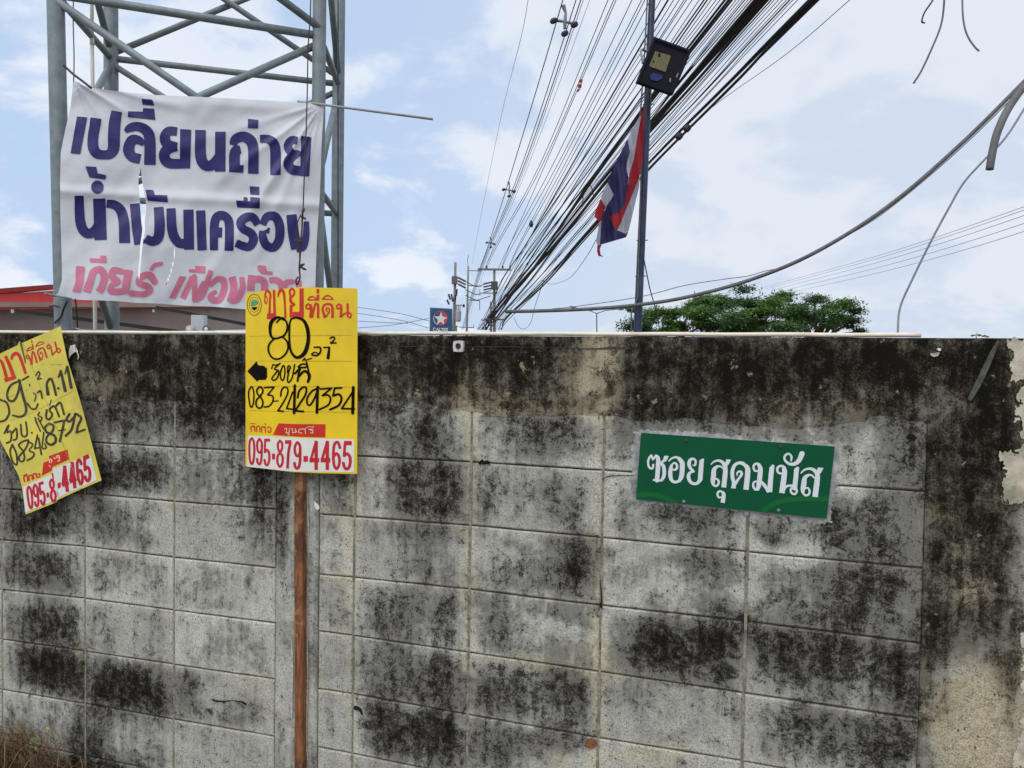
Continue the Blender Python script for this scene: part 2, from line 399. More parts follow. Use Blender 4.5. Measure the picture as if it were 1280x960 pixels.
def banner_mat(name, col, rough=0.5, trans=0.25):
    m, nt, b = newmat(name)
    g = nd(nt, 'ShaderNodeNewGeometry').outputs['Position']
    n = noise(nt, 2.6, 6, 0.6, g); f = noise(nt, 40, 4, 0.7, g)
    c = mixc(nt, mapr(nt, n, 0.35, 0.7, 0, 0.6), col, tuple(x * 0.86 for x in col))
    c = mixc(nt, mapr(nt, f, 0.60, 0.72, 0, 0.35), c, tuple(x * 0.75 for x in col))
    nt.links.new(c, b.inputs['Base Color']); b.inputs['Roughness'].default_value = rough
    tr = nd(nt, 'ShaderNodeBsdfTranslucent'); nt.links.new(c, tr.inputs['Color'])
    ms = nd(nt, 'ShaderNodeMixShader'); ms.inputs[0].default_value = trans
    nt.links.new(b.outputs[0], ms.inputs[1]); nt.links.new(tr.outputs[0], ms.inputs[2])
    nt.links.new(ms.outputs[0], nt.nodes['Material Output'].inputs['Surface'])
    bp = nd(nt, 'ShaderNodeBump'); bp.inputs['Strength'].default_value = 0.35; bp.inputs['Distance'].default_value = 0.01
    nt.links.new(noise(nt, 9, 5, 0.6, g, 0.8), bp.inputs['Height']); nt.links.new(bp.outputs[0], b.inputs['Normal'])
    return m
M_vinyl = banner_mat('white_vinyl', (0.86, 0.87, 0.90))
M_navy = banner_mat('navy_print', (0.022, 0.017, 0.15), 0.45, 0.03)
M_pink = banner_mat('pink_print', (0.80, 0.24, 0.36), 0.5, 0.12)
M_flr = banner_mat('flag_red', (0.46, 0.028, 0.04), 0.8, 0.45)
M_flw = banner_mat('flag_white', (0.56, 0.54, 0.61), 0.8, 0.45)
M_flb = banner_mat('flag_blue', (0.045, 0.042, 0.14), 0.8, 0.35)
def leafmat(name, c1, c2):
    m, nt, b = newmat(name)
    g = nd(nt, 'ShaderNodeNewGeometry')
    n = noise(nt, 0.9, 3, 0.6, g.outputs['Position'])
    r = math_(nt, 'ADD', math_(nt, 'MULTIPLY', g.outputs['Random Per Island'], 0.6), math_(nt, 'MULTIPLY', n, 0.5))
    c = mixc(nt, mapr(nt, r, 0.25, 0.85), c1, c2)
    nt.links.new(c, b.inputs['Base Color']); b.inputs['Roughness'].default_value = 0.55
    tr = nd(nt, 'ShaderNodeBsdfTranslucent'); nt.links.new(c, tr.inputs['Color'])
    ms = nd(nt, 'ShaderNodeMixShader'); ms.inputs[0].default_value = 0.3
    nt.links.new(b.outputs[0], ms.inputs[1]); nt.links.new(tr.outputs[0], ms.inputs[2])
    nt.links.new(ms.outputs[0], nt.nodes['Material Output'].inputs['Surface'])
    return m
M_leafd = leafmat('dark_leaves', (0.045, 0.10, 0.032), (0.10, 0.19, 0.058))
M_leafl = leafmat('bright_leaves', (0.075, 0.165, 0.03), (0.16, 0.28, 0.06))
M_bark = simple('bark', (0.07, 0.055, 0.04), 0.9, 0.3, 5)
M_straw = leafmat('dry_stems', (0.075, 0.035, 0.018), (0.30, 0.19, 0.09))
M_weed = leafmat('green_weed_leaf', (0.16, 0.19, 0.03), (0.30, 0.33, 0.06))
M_yleaf = simple('yellow_leaf', (0.75, 0.60, 0.05), 0.6, 0.1)
M_bleaf = simple('brown_leaf', (0.32, 0.17, 0.09), 0.7, 0.2)

# ------------------------------------------------------------------ ground
g = []
for x, y in ((-1500, -400), (1500, -400), (1500, 3000), (-1500, 3000)): g.append((x, y, 0))
tag(link('ground', mesh(g, [(0, 1, 2, 3)]), M_ground), kind='structure')

tag(link('road', mesh([(2.2, 4.5, .004), (9.5, 4.5, .004), (-4, 260, .004), (-12, 260, .004)], [(0, 1, 2, 3)]), simple('asphalt', (.055, .053, .05), .95, .2, 6)), kind='structure')

# ------------------------------------------------------------------ stains: where mould and warm cement lie on the wall (picture coordinates of the wall's own face)
MB_ = [  # cx, cy, rx, ry, strength
 (150,438,45,26,.45),(205,470,30,40,.35),(262,505,14,34,.42),(300,500,10,40,.4),(180,505,9,34,.3),(235,500,7,36,.3),(140,520,14,20,.3),(500,525,14,20,.25),(850,520,60,8,.35),(205,445,40,30,.4),(262,455,26,50,.5),(300,450,25,60,.5),(218,505,12,40,.35),(285,497,26,14,.35),(160,500,18,30,.2),(130,470,20,60,.25),(215,475,40,20,.2),
 (20,440,70,30,.6),(520,438,90,22,.55),(600,445,70,24,.5),(480,505,14,18,.5),(535,500,10,50,.45),(555,470,30,20,.4),(640,470,40,26,.45),(500,470,60,14,.35),
 (680,440,40,22,.45),(615,490,30,14,.3),(700,505,90,7,.35),(790,470,16,55,.55),(900,450,120,34,.75),(880,500,80,18,.45),(1080,455,60,48,.85),(990,470,70,30,.6),(1180,455,70,36,.8),(1235,480,30,70,.6),(1110,505,18,25,.4),
 (505,600,18,42,.62),(556,604,26,44,.68),(530,640,50,10,.35),(430,602,12,40,.45),(412,600,10,30,.3),(615,610,24,36,.3),(700,620,36,30,.25),(690,540,34,30,.42),(770,560,16,22,.3),(640,548,14,24,.28),(530,545,9,32,.4),
 (725,698,24,34,.72),(700,725,24,20,.35),(640,710,20,40,.2),(620,765,28,45,.3),(715,762,40,8,.4),(635,860,42,38,.52),(715,868,28,40,.62),(620,935,26,25,.5),(700,922,42,14,.5),
 (485,770,40,38,.38),(560,760,24,45,.3),(415,775,14,20,.3),(500,835,50,30,.32),(550,850,26,40,.4),(478,905,22,38,.72),(545,922,40,44,.72),(520,680,12,50,.2),(540,665,50,9,.3),
 (890,700,46,26,.36),(905,790,36,30,.75),(850,815,60,36,.7),(815,800,26,34,.4),(910,850,20,14,.5),(790,880,30,20,.15),(918,890,6,22,.6),(880,650,60,14,.3),(850,640,40,30,.2),
 (965,668,14,14,.5),(1050,662,28,24,.5),(1110,650,26,40,.4),(1030,640,20,14,.4),(1060,745,50,46,.45),(1105,720,40,44,.45),(985,735,20,30,.2),(990,815,46,38,.72),(1075,825,60,40,.55),(1132,850,18,60,.75),(1000,900,44,36,.36),(1115,940,40,44,.5),(1060,930,40,40,.35),(1120,600,30,40,.3),(1085,700,30,14,.3),
 (1215,560,60,60,.55),(1235,640,26,70,.6),(1190,690,34,50,.6),(1180,620,26,40,.5),(1168,790,18,50,.6),(1205,780,40,30,.35),(1250,760,24,60,.5),(1262,880,14,60,.5),(1245,520,30,50,.5),(1145,560,18,40,.45),(1180,880,18,30,.3),
 (30,590,60,56,.42),(165,590,50,24,.62),(120,610,20,30,.4),(60,655,40,24,.5),(20,650,20,40,.3),(140,655,30,18,.3),(45,712,60,24,.5),(60,785,42,30,.66),(70,838,36,26,.9),(45,828,24,14,.6),(150,862,46,30,.92),(195,880,22,22,.6),(235,855,18,16,.45),(108,940,20,44,.75),(130,965,60,24,.6),(300,640,14,60,.15),(330,600,16,60,.75),(352,640,8,60,.5),(245,530,24,30,.3),(280,590,30,50,.22),(270,480,40,20,.2),(20,900,40,24,.15),(250,900,40,14,.2),(190,720,20,30,.14),(300,880,30,20,.2)]
WB_ = [(745,468,34,46,.95),(760,440,26,14,.5),(660,508,100,12,.55),(600,490,40,16,.4),(120,480,50,24,.4),(270,490,50,16,.3),(470,480,30,20,.4),(510,618,60,10,.4),(1225,905,56,60,.95),(1180,640,20,14,.5),
 (1200,690,14,10,.6),(1220,740,34,20,.5),(1080,500,60,20,.4),(730,830,40,30,.35),(640,830,60,20,.3),(700,945,20,20,.5),(580,600,10,200,.35),(745,700,7,260,.4),(800,950,60,12,.5),(860,820,20,20,.4),(1000,400,200,20,.3),(430,640,14,260,.25),(300,870,40,20,.35),(100,840,8,40,.5),(980,500,20,30,.4),(1180,480,20,40,.25)]
MBA, WBA = np.array(MB_, float), np.array(WB_, float)
def blob(A, x, y):
    e = ((x - A[:, 0]) / A[:, 2]) ** 2 + ((y - A[:, 1]) / A[:, 3]) ** 2
    return A[:, 4] * np.exp(-np.maximum(e - 0.25, 0) * 0.9)
def stain(p):
    x, y = proj(p)
    if x < -25 or x > 1305 or y > 985: 
        x = min(max(x, -25), 1305); y = min(y, 985)
    b = blob(MBA, x, y); m = 1 - np.prod(1 - np.clip(b, 0, .95))
    topn = 0.42 * max(0, min(1, (525 - y) / 35.0)) if y < 520 else 0
    w = 1 - np.prod(1 - np.clip(blob(WBA, x, y), 0, .95))
    m = 1 - (1 - m) * (1 - topn)
    return float(m - 0.42 * w * (1 if y < 530 or x > 1155 else .3) + (0.15 if y >= 505 and x < 1155 else 0.10 if y < 520 else 0.14) + max(0, 1 - abs(y - 525) / 50.0) * (0.26 if x < 320 else 0.14)), float(w + (0.18 if y < 520 or x > 1155 else 0.08))
def stained(o, rim=None):
    me = o.data; n = len(me.vertices)
    at_ = me.attributes.new('rim', 'FLOAT', 'POINT')
    if rim is not None: at_.data.foreach_set('value', np.array(rim, np.float32))
    a = np.zeros(n, np.float32); b = np.zeros(n, np.float32)
    for i, v in enumerate(me.vertices): a[i], b[i] = stain(v.co)
    for nm, arr in (('mould', a), ('warm', b)):
        at_ = me.attributes.new(nm, 'FLOAT', 'POINT'); at_.data.foreach_set('value', arr)
    return o

# ------------------------------------------------------------------ the block wall
wall = thing('boundary_wall', 'mould-stained grey concrete block wall running across the whole foreground', 'wall', (0, 0, 0))
TOPV = 1.6 + H0
J = {2: [(0,549),(120,553),(220,559),(343,566),(398,568),(450,570),(587,577.5),(755,588),(933,599),(1041,605.7),(1155,614.5),(1290,622)],
     3: [(0,611),(105,617),(218,627),(343,636.6),(398,642.6),(443,646),(587,657),(752,672),(933,690),(1155,711),(1290,722)],
     4: [(0,675),(105,683),(218,697),(343,710),(398,718),(443,722),(587,737),(752,757),(933,777),(1155,805),(1290,820)],
     5: [(0,737),(105,748),(218,763),(343,779),(398,789),(443,795),(587,816),(752,840),(933,867),(1155,900),(1290,919)],
     6: [(0,799),(105,814),(218,831),(343,849),(398,861),(443,868),(587,894),(750,923),(930,952),(1155,992),(1290,1015)]}
JU = {k: [uv(x, y) for x, y in q] for k, q in J.items()}
def jv(k, u):
    if k in JU:
        q = JU[k]; return float(np.interp(u, [a for a, b in q], [b for a, b in q]))
    if k < 2: return jv(2, u) + 0.2 * (2 - k)
    return max(jv(6, u) - 0.2 * (k - 6), 0.0)
XJ = [2, 106, 217.5, 345]; XJ2 = [398, 442.5, 587, 752, 934, 1156]
def uj(x): return uv(x, 700)[0]
us_l = [uj(XJ[0]) - 0.8, uj(XJ[0]) - 0.4] + [uj(x) for x in XJ]; us_r = [uj(x) for x in XJ2]
def block(u0, u1, k):
    a, b, c, d = jv(k, u0), jv(k, u1), jv(k + 1, u1), jv(k + 1, u0)     # TL TR BR BL
    if a - d < 0.03: return
    gh, gv = 0.0022, 0.0035; nx, ny = 8, 5
    nx = max(3, round(nx * (u1 - u0) / 0.4)); vs = []; fs = []; bev = 0.004
    tilt = random.uniform(-.0012, .0012); lift = random.uniform(-.0008, .0012)
    def pt(s, t, ins, off):
        u = u0 + gv + (u1 - u0 - 2 * gv) * s; top = a + (b - a) * s - gh; bot = d + (c - d) * s + gh
        v = top + (bot - top) * t
        u += ins * (1 - 2 * s) if s in (0, 1) else 0; v -= ins * (1 - 2 * t) if t in (0, 1) else 0
        if s in (0, 1) or t in (0, 1):
            jt = 0.0016 * (mnoise.noise(Vector((u * 23, v * 23, k))))
            u += jt; v += jt
        return WP(u, v, off + lift + tilt * (2 * s - 1) if off > -0.008 else off)
    for j in range(ny + 1):
        for i in range(nx + 1): vs.append(pt(i / nx, j / ny, bev, 0.0))
    for j in range(ny):
        for i in range(nx):
            q = j * (nx + 1) + i; fs.append((q, q + nx + 1, q + nx + 2, q + 1))
    ring = [i for i in range(nx + 1)] + [j * (nx + 1) + nx for j in range(1, ny + 1)] + [ny * (nx + 1) + i for i in range(nx - 1, -1, -1)] + [j * (nx + 1) for j in range(ny - 1, 0, -1)]
    rim = [(i / nx, 0) for i in range(nx + 1)] + [(1, j / ny) for j in range(1, ny + 1)] + [(i / nx, 1) for i in range(nx - 1, -1, -1)] + [(0, j / ny) for j in range(ny - 1, 0, -1)]
    b0 = len(vs)
    for s, t in rim: vs.append(pt(s, t, 0.0, -0.003))
    b1 = len(vs)
    for s, t in rim: vs.append(pt(s, t, 0.0, -0.02))
    n = len(ring)
    for i in range(n):
        i2 = (i + 1) % n
        fs.append((ring[i], ring[i2], b0 + i2, b0 + i)); fs.append((b0 + i, b0 + i2, b1 + i2, b1 + i))
    rim_ = [1.0] * len(vs)
    for j in range(1, ny):
        for i in range(1, nx): rim_[j * (nx + 1) + i] = 0.0
    stained(link('block', mesh(vs, fs), M_block, wall), rim_)
for us in (us_l, us_r):
    for i in range(len(us) - 1):
        for k in range(1, 9): block(us[i], us[i + 1], k)
# core behind the blocks
mb = MB()
def wbox(mb, u0, u1, v0, v1, o0, o1):
    vs = [WP(u, v, o) for u in (u0, u1) for v in (v0, v1) for o in (o0, o1)]
    mb.add(vs, [(0, 1, 3, 2), (4, 6, 7, 5), (0, 4, 5, 1), (2, 3, 7, 6), (0, 2, 6, 4), (1, 5, 7, 3)])
UL, UR = us_l[0] - 1.2, us_r[-1] + 1.6
wbox(mb, UL, UR, -0.3, TOPV - 0.004, -0.11, -0.0085)
mb.build('mortar_core', M_core, wall)
# vertical mortar joints nearly flush with the faces
for u in us_l[1:-1] + us_r[1:-1]:
    mb = MB(); vs = []; fs = []
    rows = 40
    for j in range(rows + 1):
        v = 0.02 + (jv(1, u) - 0.03 - 0.02) * j / rows
        wj = 0.0042 + 0.0012 * mnoise.noise(Vector((u * 9, v * 25, 1)))
        for s in (-1, 1): vs.append(WP(u + s * wj, v, -0.0022 + 0.001 * mnoise.noise(Vector((u * 5, v * 30, s)))))
    for j in range(rows): fs.append((2 * j, 2 * j + 1, 2 * j + 3, 2 * j + 2))
    link('mortar_joint', mesh(vs, fs), M_joint, wall)
# cast column between the two runs of blocks
uc0, uc1 = us_l[-1] + 0.002, us_r[0] - 0.002
vs = []; fs = []; nx, ny = 5, 40
for j in range(ny + 1):
    for i in range(nx + 1):
        u = uc0 + (uc1 - uc0) * i / nx; v = 0.0 + (jv(1, u)) * j / ny
        vs.append(WP(u, v, 0.002 + 0.0015 * mnoise.noise(Vector((u * 12, v * 9, 0)))))
for j in range(ny):
    for i in range(nx):
        q = j * (nx + 1) + i; fs.append((q, q + 1, q + nx + 2, q + nx + 1))
b0 = len(vs)
for j in range(ny + 1):
    for i in (0, nx): vs.append(WP(uc0 if i == 0 else uc1, (jv(1, uc0)) * j / ny, -0.02))
for j in range(ny):
    fs.append((j * (nx + 1), (j + 1) * (nx + 1), b0 + 2 * j + 2, b0 + 2 * j)); fs.append((j * (nx + 1) + nx, b0 + 2 * j + 1, b0 + 2 * j + 3, (j + 1) * (nx + 1) + nx))
stained(link('concrete_column', mesh(vs, fs, True), M_block, wall))
# render band along the top, its lower edge uneven
def wn(u, v, s=0): return 0.0022 * mnoise.noise(Vector((u * 7, v * 7, s))) + 0.0012 * mnoise.noise(Vector((u * 31, v * 31, s + 3)))
EDGE = [(-60,505),(60,498),(130,502),(220,500),(300,506),(440,503),(470,498),(500,502),(545,506),(560,512),(590,515),(640,521),(700,518),(760,520),(790,524),(860,522),(930,531),(985,536),(1040,531),(1100,520),(1160,528),(1300,535)]
EU = [uv(x, y) for x, y in EDGE]
def edge_v(u):
    v = float(np.interp(u, [a for a, b in EU], [b for a, b in EU]))
    return v + 0.008 * mnoise.noise(Vector((u * 11, 0, 0))) + 0.006 * mnoise.noise(Vector((u * 37, 0, 0))) + 0.004 * mnoise.noise(Vector((u * 110, 0, 0)))
nu = 420; nv = 14; vs = []; fs = []
for i in range(nu + 1):
    u = UL + (UR - UL) * i / nu; ev = edge_v(u)
    for j in range(nv + 1):
        v = ev + (TOPV - ev) * j / nv
        if j == nv: v -= 0.0012 + 0.0022 * abs(mnoise.noise(Vector((u * 40, 0, 7)))) + 0.002 * max(0, mnoise.noise(Vector((u * 9, 0, 3))))
        vs.append(WP(u, v, (0.0026 if j else 0.0014) + 0.5 * wn(u, v)))
    for o in (-0.03, -0.10, -0.12): vs.append(WP(u, TOPV + 0.001 * mnoise.noise(Vector((u * 20, o * 9, 5))), o))
    vs.append(WP(u, TOPV - 0.25, -0.12))
rw = nv + 5
for i in range(nu):
    for j in range(rw - 1): fs.append((i * rw + j, (i + 1) * rw + j, (i + 1) * rw + j + 1, i * rw + j + 1))
stained(link('render_band', mesh(vs, fs), M_rend, wall))
# horizontal cracks where the band meets the beam above it
crk = Ink(430, 400, 3.657).s("200,120,3 400,122,2 560,124,2 700,122,3 900,126,2 1050,130,3 1160,131,5 1230,126,10 1290,130,8", 3)
sheet('crack', M_iron, wall, crk.sh, PW, 0.5, 0.0055)
# render panel on the right end
up0 = us_r[-1] - 0.003; nu, nv = 46, 60; vs = []; fs = []
for i in range(nu + 1):
    u = up0 + (UR - up0) * i / nu
    for j in range(nv + 1):
        v = (edge_v(u) + 0.002) * j / nv
        uu = u + (0.004 * mnoise.noise(Vector((0, v * 22, 2))) if i == 0 else 0)
        vs.append(WP(uu, v, (0.0030 if i else 0.0008) + 0.6 * wn(u, v, 8)))
for i in range(nu):
    for j in range(nv): q = i * (nv + 1) + j; fs.append((q, q + nv + 1, q + nv + 2, q + 1))
b0 = len(vs)
for j in range(nv + 1): vs.append(WP(up0, (edge_v(up0)) * j / nv, -0.012))
for j in range(nv): fs.append((j, j + 1, b0 + j + 1, b0 + j))
stained(link('render_panel', mesh(vs, fs), M_rend, wall))
# cream paint left on the right edge
pk = Ink(1100, 400, 4.0)
pk.p("640,95 700,88 790,92 790,300 715,300 690,300 655,290 660,250 655,215 665,180 650,140")
pk.p("720,330 790,300 790,900 735,885 690,915 650,918 612,890 618,840 612,800 625,760 620,730 598,700 600,670 640,660 700,650 712,600 705,560 715,520 690,500 680,460 690,410 685,380 700,350")
sheet('paint_flake', M_paint, wall, pk.sh, PW, 0.8, 0.0052, thick=0.0015, rough=5.0)
for sx, sy, rr in ((1262, 880, 16),):
    pass
pk = Ink(880, 640, 3.0).p("1185,780 1215,770 1215,960 1165,955 1160,890 1180,870 1190,830")
sheet('paint_flake', M_paint, wall, pk.sh, PW, 0.8, 0.0052, thick=0.0015, rough=5.0)
pk = Ink(880, 640, 3.0).p("1190,455 1215,440 1215,700 1195,690 1200,560")
sheet('paint_flake', M_paint, wall, pk.sh, PW, 0.8, 0.0052, thick=0.0015, rough=5.0)
# cement smeared round the street sign
pk = Ink(780, 530, 4.571).p("62,52 110,32 180,40 300,38 400,50 520,52 700,78 860,84 1000,98 1120,104 1190,108 1226,135 1222,240 1218,330 1205,420 1195,520 1165,562 1120,578 1040,560 900,532 760,520 560,490 430,482 300,462 200,462 110,455 66,474 34,466 40,400 36,330 46,240 44,150")
sheet('cement_smear', M_patch, wall, pk.sh, PW, 0.8, 0.0020, thick=0.0012, rough=3.5)
# cracks, holes, stains with a shape of their own
def mark(name, mat, ink, off=0.0045): return sheet(name, mat, wall, ink.sh, PW, 0.5, off)
mark('hole', M_hole, Ink(1100, 400, 4).p("128,584 140,574 152,566 160,570 170,574 178,582 192,588 176,594 162,601 150,596 138,597 132,590"), 0.0088)
mark('crack', M_hole, Ink(580, 640, 3).s("510,255,3 516,330,5 512,350,10 518,360,5", 4), 0.0035)
mark('crack', M_hole, Ink(0, 640, 3).s("790,703,3 815,709,6 840,710,5 868,706,2 890,711,4 905,712,6 920,720,8", 4), 0.0045)
mark('crack', M_hole, Ink(600, 400, 4).s("612,800,3 640,782,5 700,778,4 770,778,3", 4), 0.0045)
mark('hole', M_hole, Ink(300, 580, 2.525).s("365,770,14 378,775,10 385,790,5", 8), 0.0045)
mark('hole', M_hole, Ink(430, 400, 3.657).p("612,655 622,644 632,634 640,645 655,640 662,648 672,650 664,656 668,664 652,658 640,662 630,657 622,664"), 0.0045)
mark('rust_spot', M_rust, Ink(580, 640, 3).e(476, 868, 22, 20), 0.0045)
mark('streak', simple('blurred_cable_streak', (0.095, 0.098, 0.085), 0.9, 0.4, 60, dirt=(0.05, 0.05, 0.04), dirtamt=0.8), Ink(1100, 400, 4).s("590,108,10 560,170,26 500,300,32 455,385,24 450,398,10", 26), 0.0084)  # motion blur of a hanging cable, drawn as a flat grey streak
mark('streak', M_white, Ink(300, 580, 2.525).s("235,120,4 243,135,14 246,142,6", 6), 0.0045)  # small white scrape
# pale plastic conduit lying along the top edge
mb = MB(); pts = []
for i in range(60):
    x = -60 + (1152 + 60) * i / 59
    u, _ = uv(x, 420); pts.append(WP(u, TOPV + 0.0062 + 0.0006 * math.sin(i * 0.9), -0.008))
mb.tube(pts, 0.0062, 8)
tag(mb.build('conduit', M_pipe, smooth=True), 'long cream plastic conduit lying along the top edge of the block wall', 'conduit')

# pipe stub with a pale square rim set in the wall
t = thing('drain_pipe', 'small dark pipe mouth with white square rim set under the wall top', 'pipe', PW(572.5, 433, 0))
c = PW(573.5, 433, 0.006)
vs = []; fs = []
for r_, o in ((0.0098, 0.012), (0.0172, 0.012), (0.0182, 0.003), (0.0098, -0.01)):
    for k in range(16):
        a = 2 * math.pi * k / 16; q = 1.0
        if r_ > 0.012: q = 1.0 / max(abs(math.cos(a)), abs(math.sin(a))) ** 0.75
        vs.append(c + WU * (r_ * q * math.cos(a)) + Vector((0, 0, r_ * q * math.sin(a))) + WNRM * (o - 0.006))
for rr in ((0, 1), (1, 2), (3, 0)):
    for k in range(16):
        k2 = (k + 1) % 16; fs.append((rr[0] * 16 + k, rr[1] * 16 + k, rr[1] * 16 + k2, rr[0] * 16 + k2))
link('rim', mesh(vs, fs), simple('worn_white_rim', (0.60, 0.57, 0.56), 0.7, 0.2, 90, dirt=(0.2, 0.16, 0.15), dirtamt=0.4), t)
mb = MB(); mb.tube([c + WNRM * (-0.004), c + WNRM * 0.002], 0.0095, 12)
mb.build('plug', simple('dark_red_plug', (0.05, 0.018, 0.018), 0.6, 0.4, 90), t)
# torn scrap of white paper
sc_ = Ink(0, 400, 4.0).p("345,150 352,128 375,122 390,158 370,162 352,180 344,195").s("385,160,5 392,180,5 388,196,3", 4)
o = sheet('paper_scrap', M_white, None, sc_.sh, lambda x, y, o: PW(x, y, o + 0.004 * math.sin(x * 0.9)), 0.5, 0.014, thick=0.0006)
tag(o, 'torn scrap of white paper stuck on the wall beside the tilted yellow sign', 'paper')
# bolt with a pale head at the right
t = thing('bolt', 'pale rusting bolt head high on the dark right part of the wall', 'bolt', PW(1169, 438, 0))
sheet('filler', simple('pale_filler', (0.50, 0.46, 0.36), 0.8, 0.2, 80), t, Ink(1100, 400, 4).p("250,165 300,160 290,180 270,185 255,178").sh, PW, 0.4, 0.010, thick=0.003)
mb = MB(); q = PW(1174, 437, 0.012); mb.tube([q - WNRM * 0.008, q + WNRM * 0.004], [0.0045, 0.0038], 8); mb.build('head', M_white, t)
mb = MB(); mb.tube([PW(1162, 438.5, 0.011), PW(1168, 440, 0.013), PW(1173, 437.5, 0.012)], 0.0022, 6); mb.build('shank', M_iron, t)
# hook below the street sign
t = MB(); t.tube([PW(824, 643.5, 0.004), PW(827, 644.5, 0.010), PW(830, 645.5, 0.012), PW(833, 643, 0.010), PW(834, 640, 0.009), PW(832, 637.5, 0.008)], [0.002, 0.004, 0.005, 0.0048, 0.003, 0.0015], 7)
tag(t.build('hook', M_iron, smooth=True), 'small dark iron hook in the wall just below the green street sign', 'hook')
# loose pale thread
t = MB(); t.tube([Vector(p) for p in catmull([PW(x, y, 0.010) for x, y in ((448.5, 574), (453, 579), (458, 586), (468, 594))], 4)], 0.0007, 5)
tag(t.build('thread', M_string), 'loose pale thread on the wall right of the upright yellow sign', 'thread')
t = MB(); t.tube([Vector(p) for p in catmull([PW(x, y, o) for x, y, o in ((333, 884, .006), (345, 895, .012), (358, 904, .016), (368, 909, .022))], 4)], [0.0008]*10, 5)
tag(t.build('wire_tie', M_rust), 'thin rusty wire reaching the foot of the reddish stake from the left', 'wire')

# ------------------------------------------------------------------ green street sign
sign = thing('street_sign', 'green street name sign with white Thai lettering screwed to the wall', 'sign', PW(918, 595, 0.01))
SG = 0.013
gp = Ink(780, 530, 4.571).p("97,50 1205,128 1158,540 68,430")
sheet('panel', M_green, sign, gp.sh, PW, 1.2, SG, thick=0.004)
for q_ in ("70,408 150,402 225,418 290,452", "800,492 880,446 1000,428 1162,428"):
    sheet('swoosh', M_green2, sign, Ink(780, 530, 4.571).s(q_, 28).sh, PW, 0.8, SG + 0.0005, clip=gp.sh)
g1 = Ink(800, 560, 12.8)
g1.s("212,268 205,315 175,328 140,295 130,215 152,150 182,118", 34).s("182,118,30 208,182,34 255,125,34", 34, smooth=False)
g1.s("258,128,50 288,165,66 290,260,72 282,400,72 272,515,72", 70).s("205,510 350,522", 30, flat=True)
g1.s("330,240,40 375,290,56 388,380,60 378,460,56 345,515,40", 50).p("388,122 462,128 425,205 345,250 320,230 370,185")
g1.s("462,208,22 515,162,28 580,148,36 640,175,50", 30).s("632,180,60 675,240,76 676,330,78 664,450,76 630,525,50", 70).s("635,520,50 575,545,42 515,525,50 488,460,66 486,370,66 502,290,50", 50)
g1.s("500,295,36 520,255,28 560,240,34 592,275,36 588,325,38 555,350,34 525,345,26", 30)
g1.s("885,265,36 890,205,34 850,172,36 800,195,50 785,260,60 805,320,50 850,365,40 862,378,30", 44).s("850,275,20 875,285,20", 22)
g1.s("862,376,26 800,395,44 775,450,58 795,525,54 850,570,46 920,560,50 965,500,70", 50).s("985,215,70 975,340,76 963,500,76", 76).p("946,230 1002,165 1026,175 1020,240")
g2 = Ink(880, 560, 12)
g2.s("105,245,16 150,205,26 215,188,34 275,212,46 320,280,60", 30).s("322,260,56 318,380,72 296,592,72", 72, flat=True).p("335,168 405,176 372,245 335,275 305,225 325,205")
g2.s("292,315,20 250,278,26 195,280,40 150,330,66 142,420,74 132,500,64 140,550,40", 60).s("128,520,34 165,570,32 210,550,34 220,495,34 185,462,26 150,480,20", 30)
g2.s("285,690,30 255,648,28 215,660,34 202,700,32 225,742,30 258,738,20", 28).s("275,655,34 296,700,56 280,822,66", 62, flat=True)
g2.s("442,605,72 446,520,56 428,440,56 425,350,56 460,260,50 530,222,44 600,240,60", 56, flat=True).s("590,235,40 650,300,72 654,400,78 630,626,80", 76, flat=True)
g2.s("465,540,50 520,460,36 562,400,40 558,360,34 525,352,30 498,375,26 495,410,18", 34)
g2.s("840,260,34 800,235,34 755,250,34 742,295,34 765,340,32 805,345,26", 32).s("820,250,50 845,310,70 838,420,74 822,560,72 800,615,50", 70).s("810,618,44 765,620,34 738,570,34 748,515,30 790,500,24", 30).s("850,500,24 900,560,40 960,640,46", 36)
g3 = Ink(940, 560, 12.8)
g3.s("318,310,74 300,480,78 282,705,82", 78, flat=True).p("272,322 328,262 360,276 356,335").s("150,530,20 200,590,44 255,690,50", 40)
g3.s("520,310,40 470,285,36 415,310,38 405,360,38 430,400,34 475,410,26", 34).s("500,310,50 520,370,80 508,500,86 478,722,90", 86, flat=True)
g3.s("505,680,30 560,610,36 640,602,34", 34).s("712,350,74 700,480,76 682,640,78", 76).p("664,365 724,295 756,312 750,365")
g3.s("700,625,34 650,630,34 618,675,34 640,725,34 690,735,34 718,690,34 700,625,34", 34)
g3.s("625,205,26 632,140,34 590,92,30 540,110,36 518,165,36 550,222,40 615,258,46 690,250,60 755,195,74 800,92,84", 40)
g3.s("785,400,20 840,350,30 925,330,40 1000,360,56 1045,430,60", 30).s("1048,400,60 1045,500,84 1008,782,88", 84, flat=True).p("1055,310 1145,320 1105,398 1050,440 1010,370 1040,355")
g3.s("1000,480,24 955,438,30 900,435,40 845,480,66 830,570,84 815,660,74 815,710,40", 60).s("800,700,34 850,755,34 905,745,34 922,690,34 895,640,28 850,645,22", 32)
sheet('lettering', M_wlet, sign, g1.sh + g2.sh + g3.sh, PW, 0.35, SG + 0.001)
for x, y in ((355, 97), (893, 130), (342, 443), (883, 493)):
    q = PW(780 + x / 4.571, 530 + y / 4.571, SG); mb = MB()
    mb.tube([q - WNRM * 0.002, q + WNRM * 0.0022, q + WNRM * 0.0034], [0.0048, 0.0046, 0.0025], 10)
    mb.build('screw', M_iron if y < 200 else M_cabl, sign)

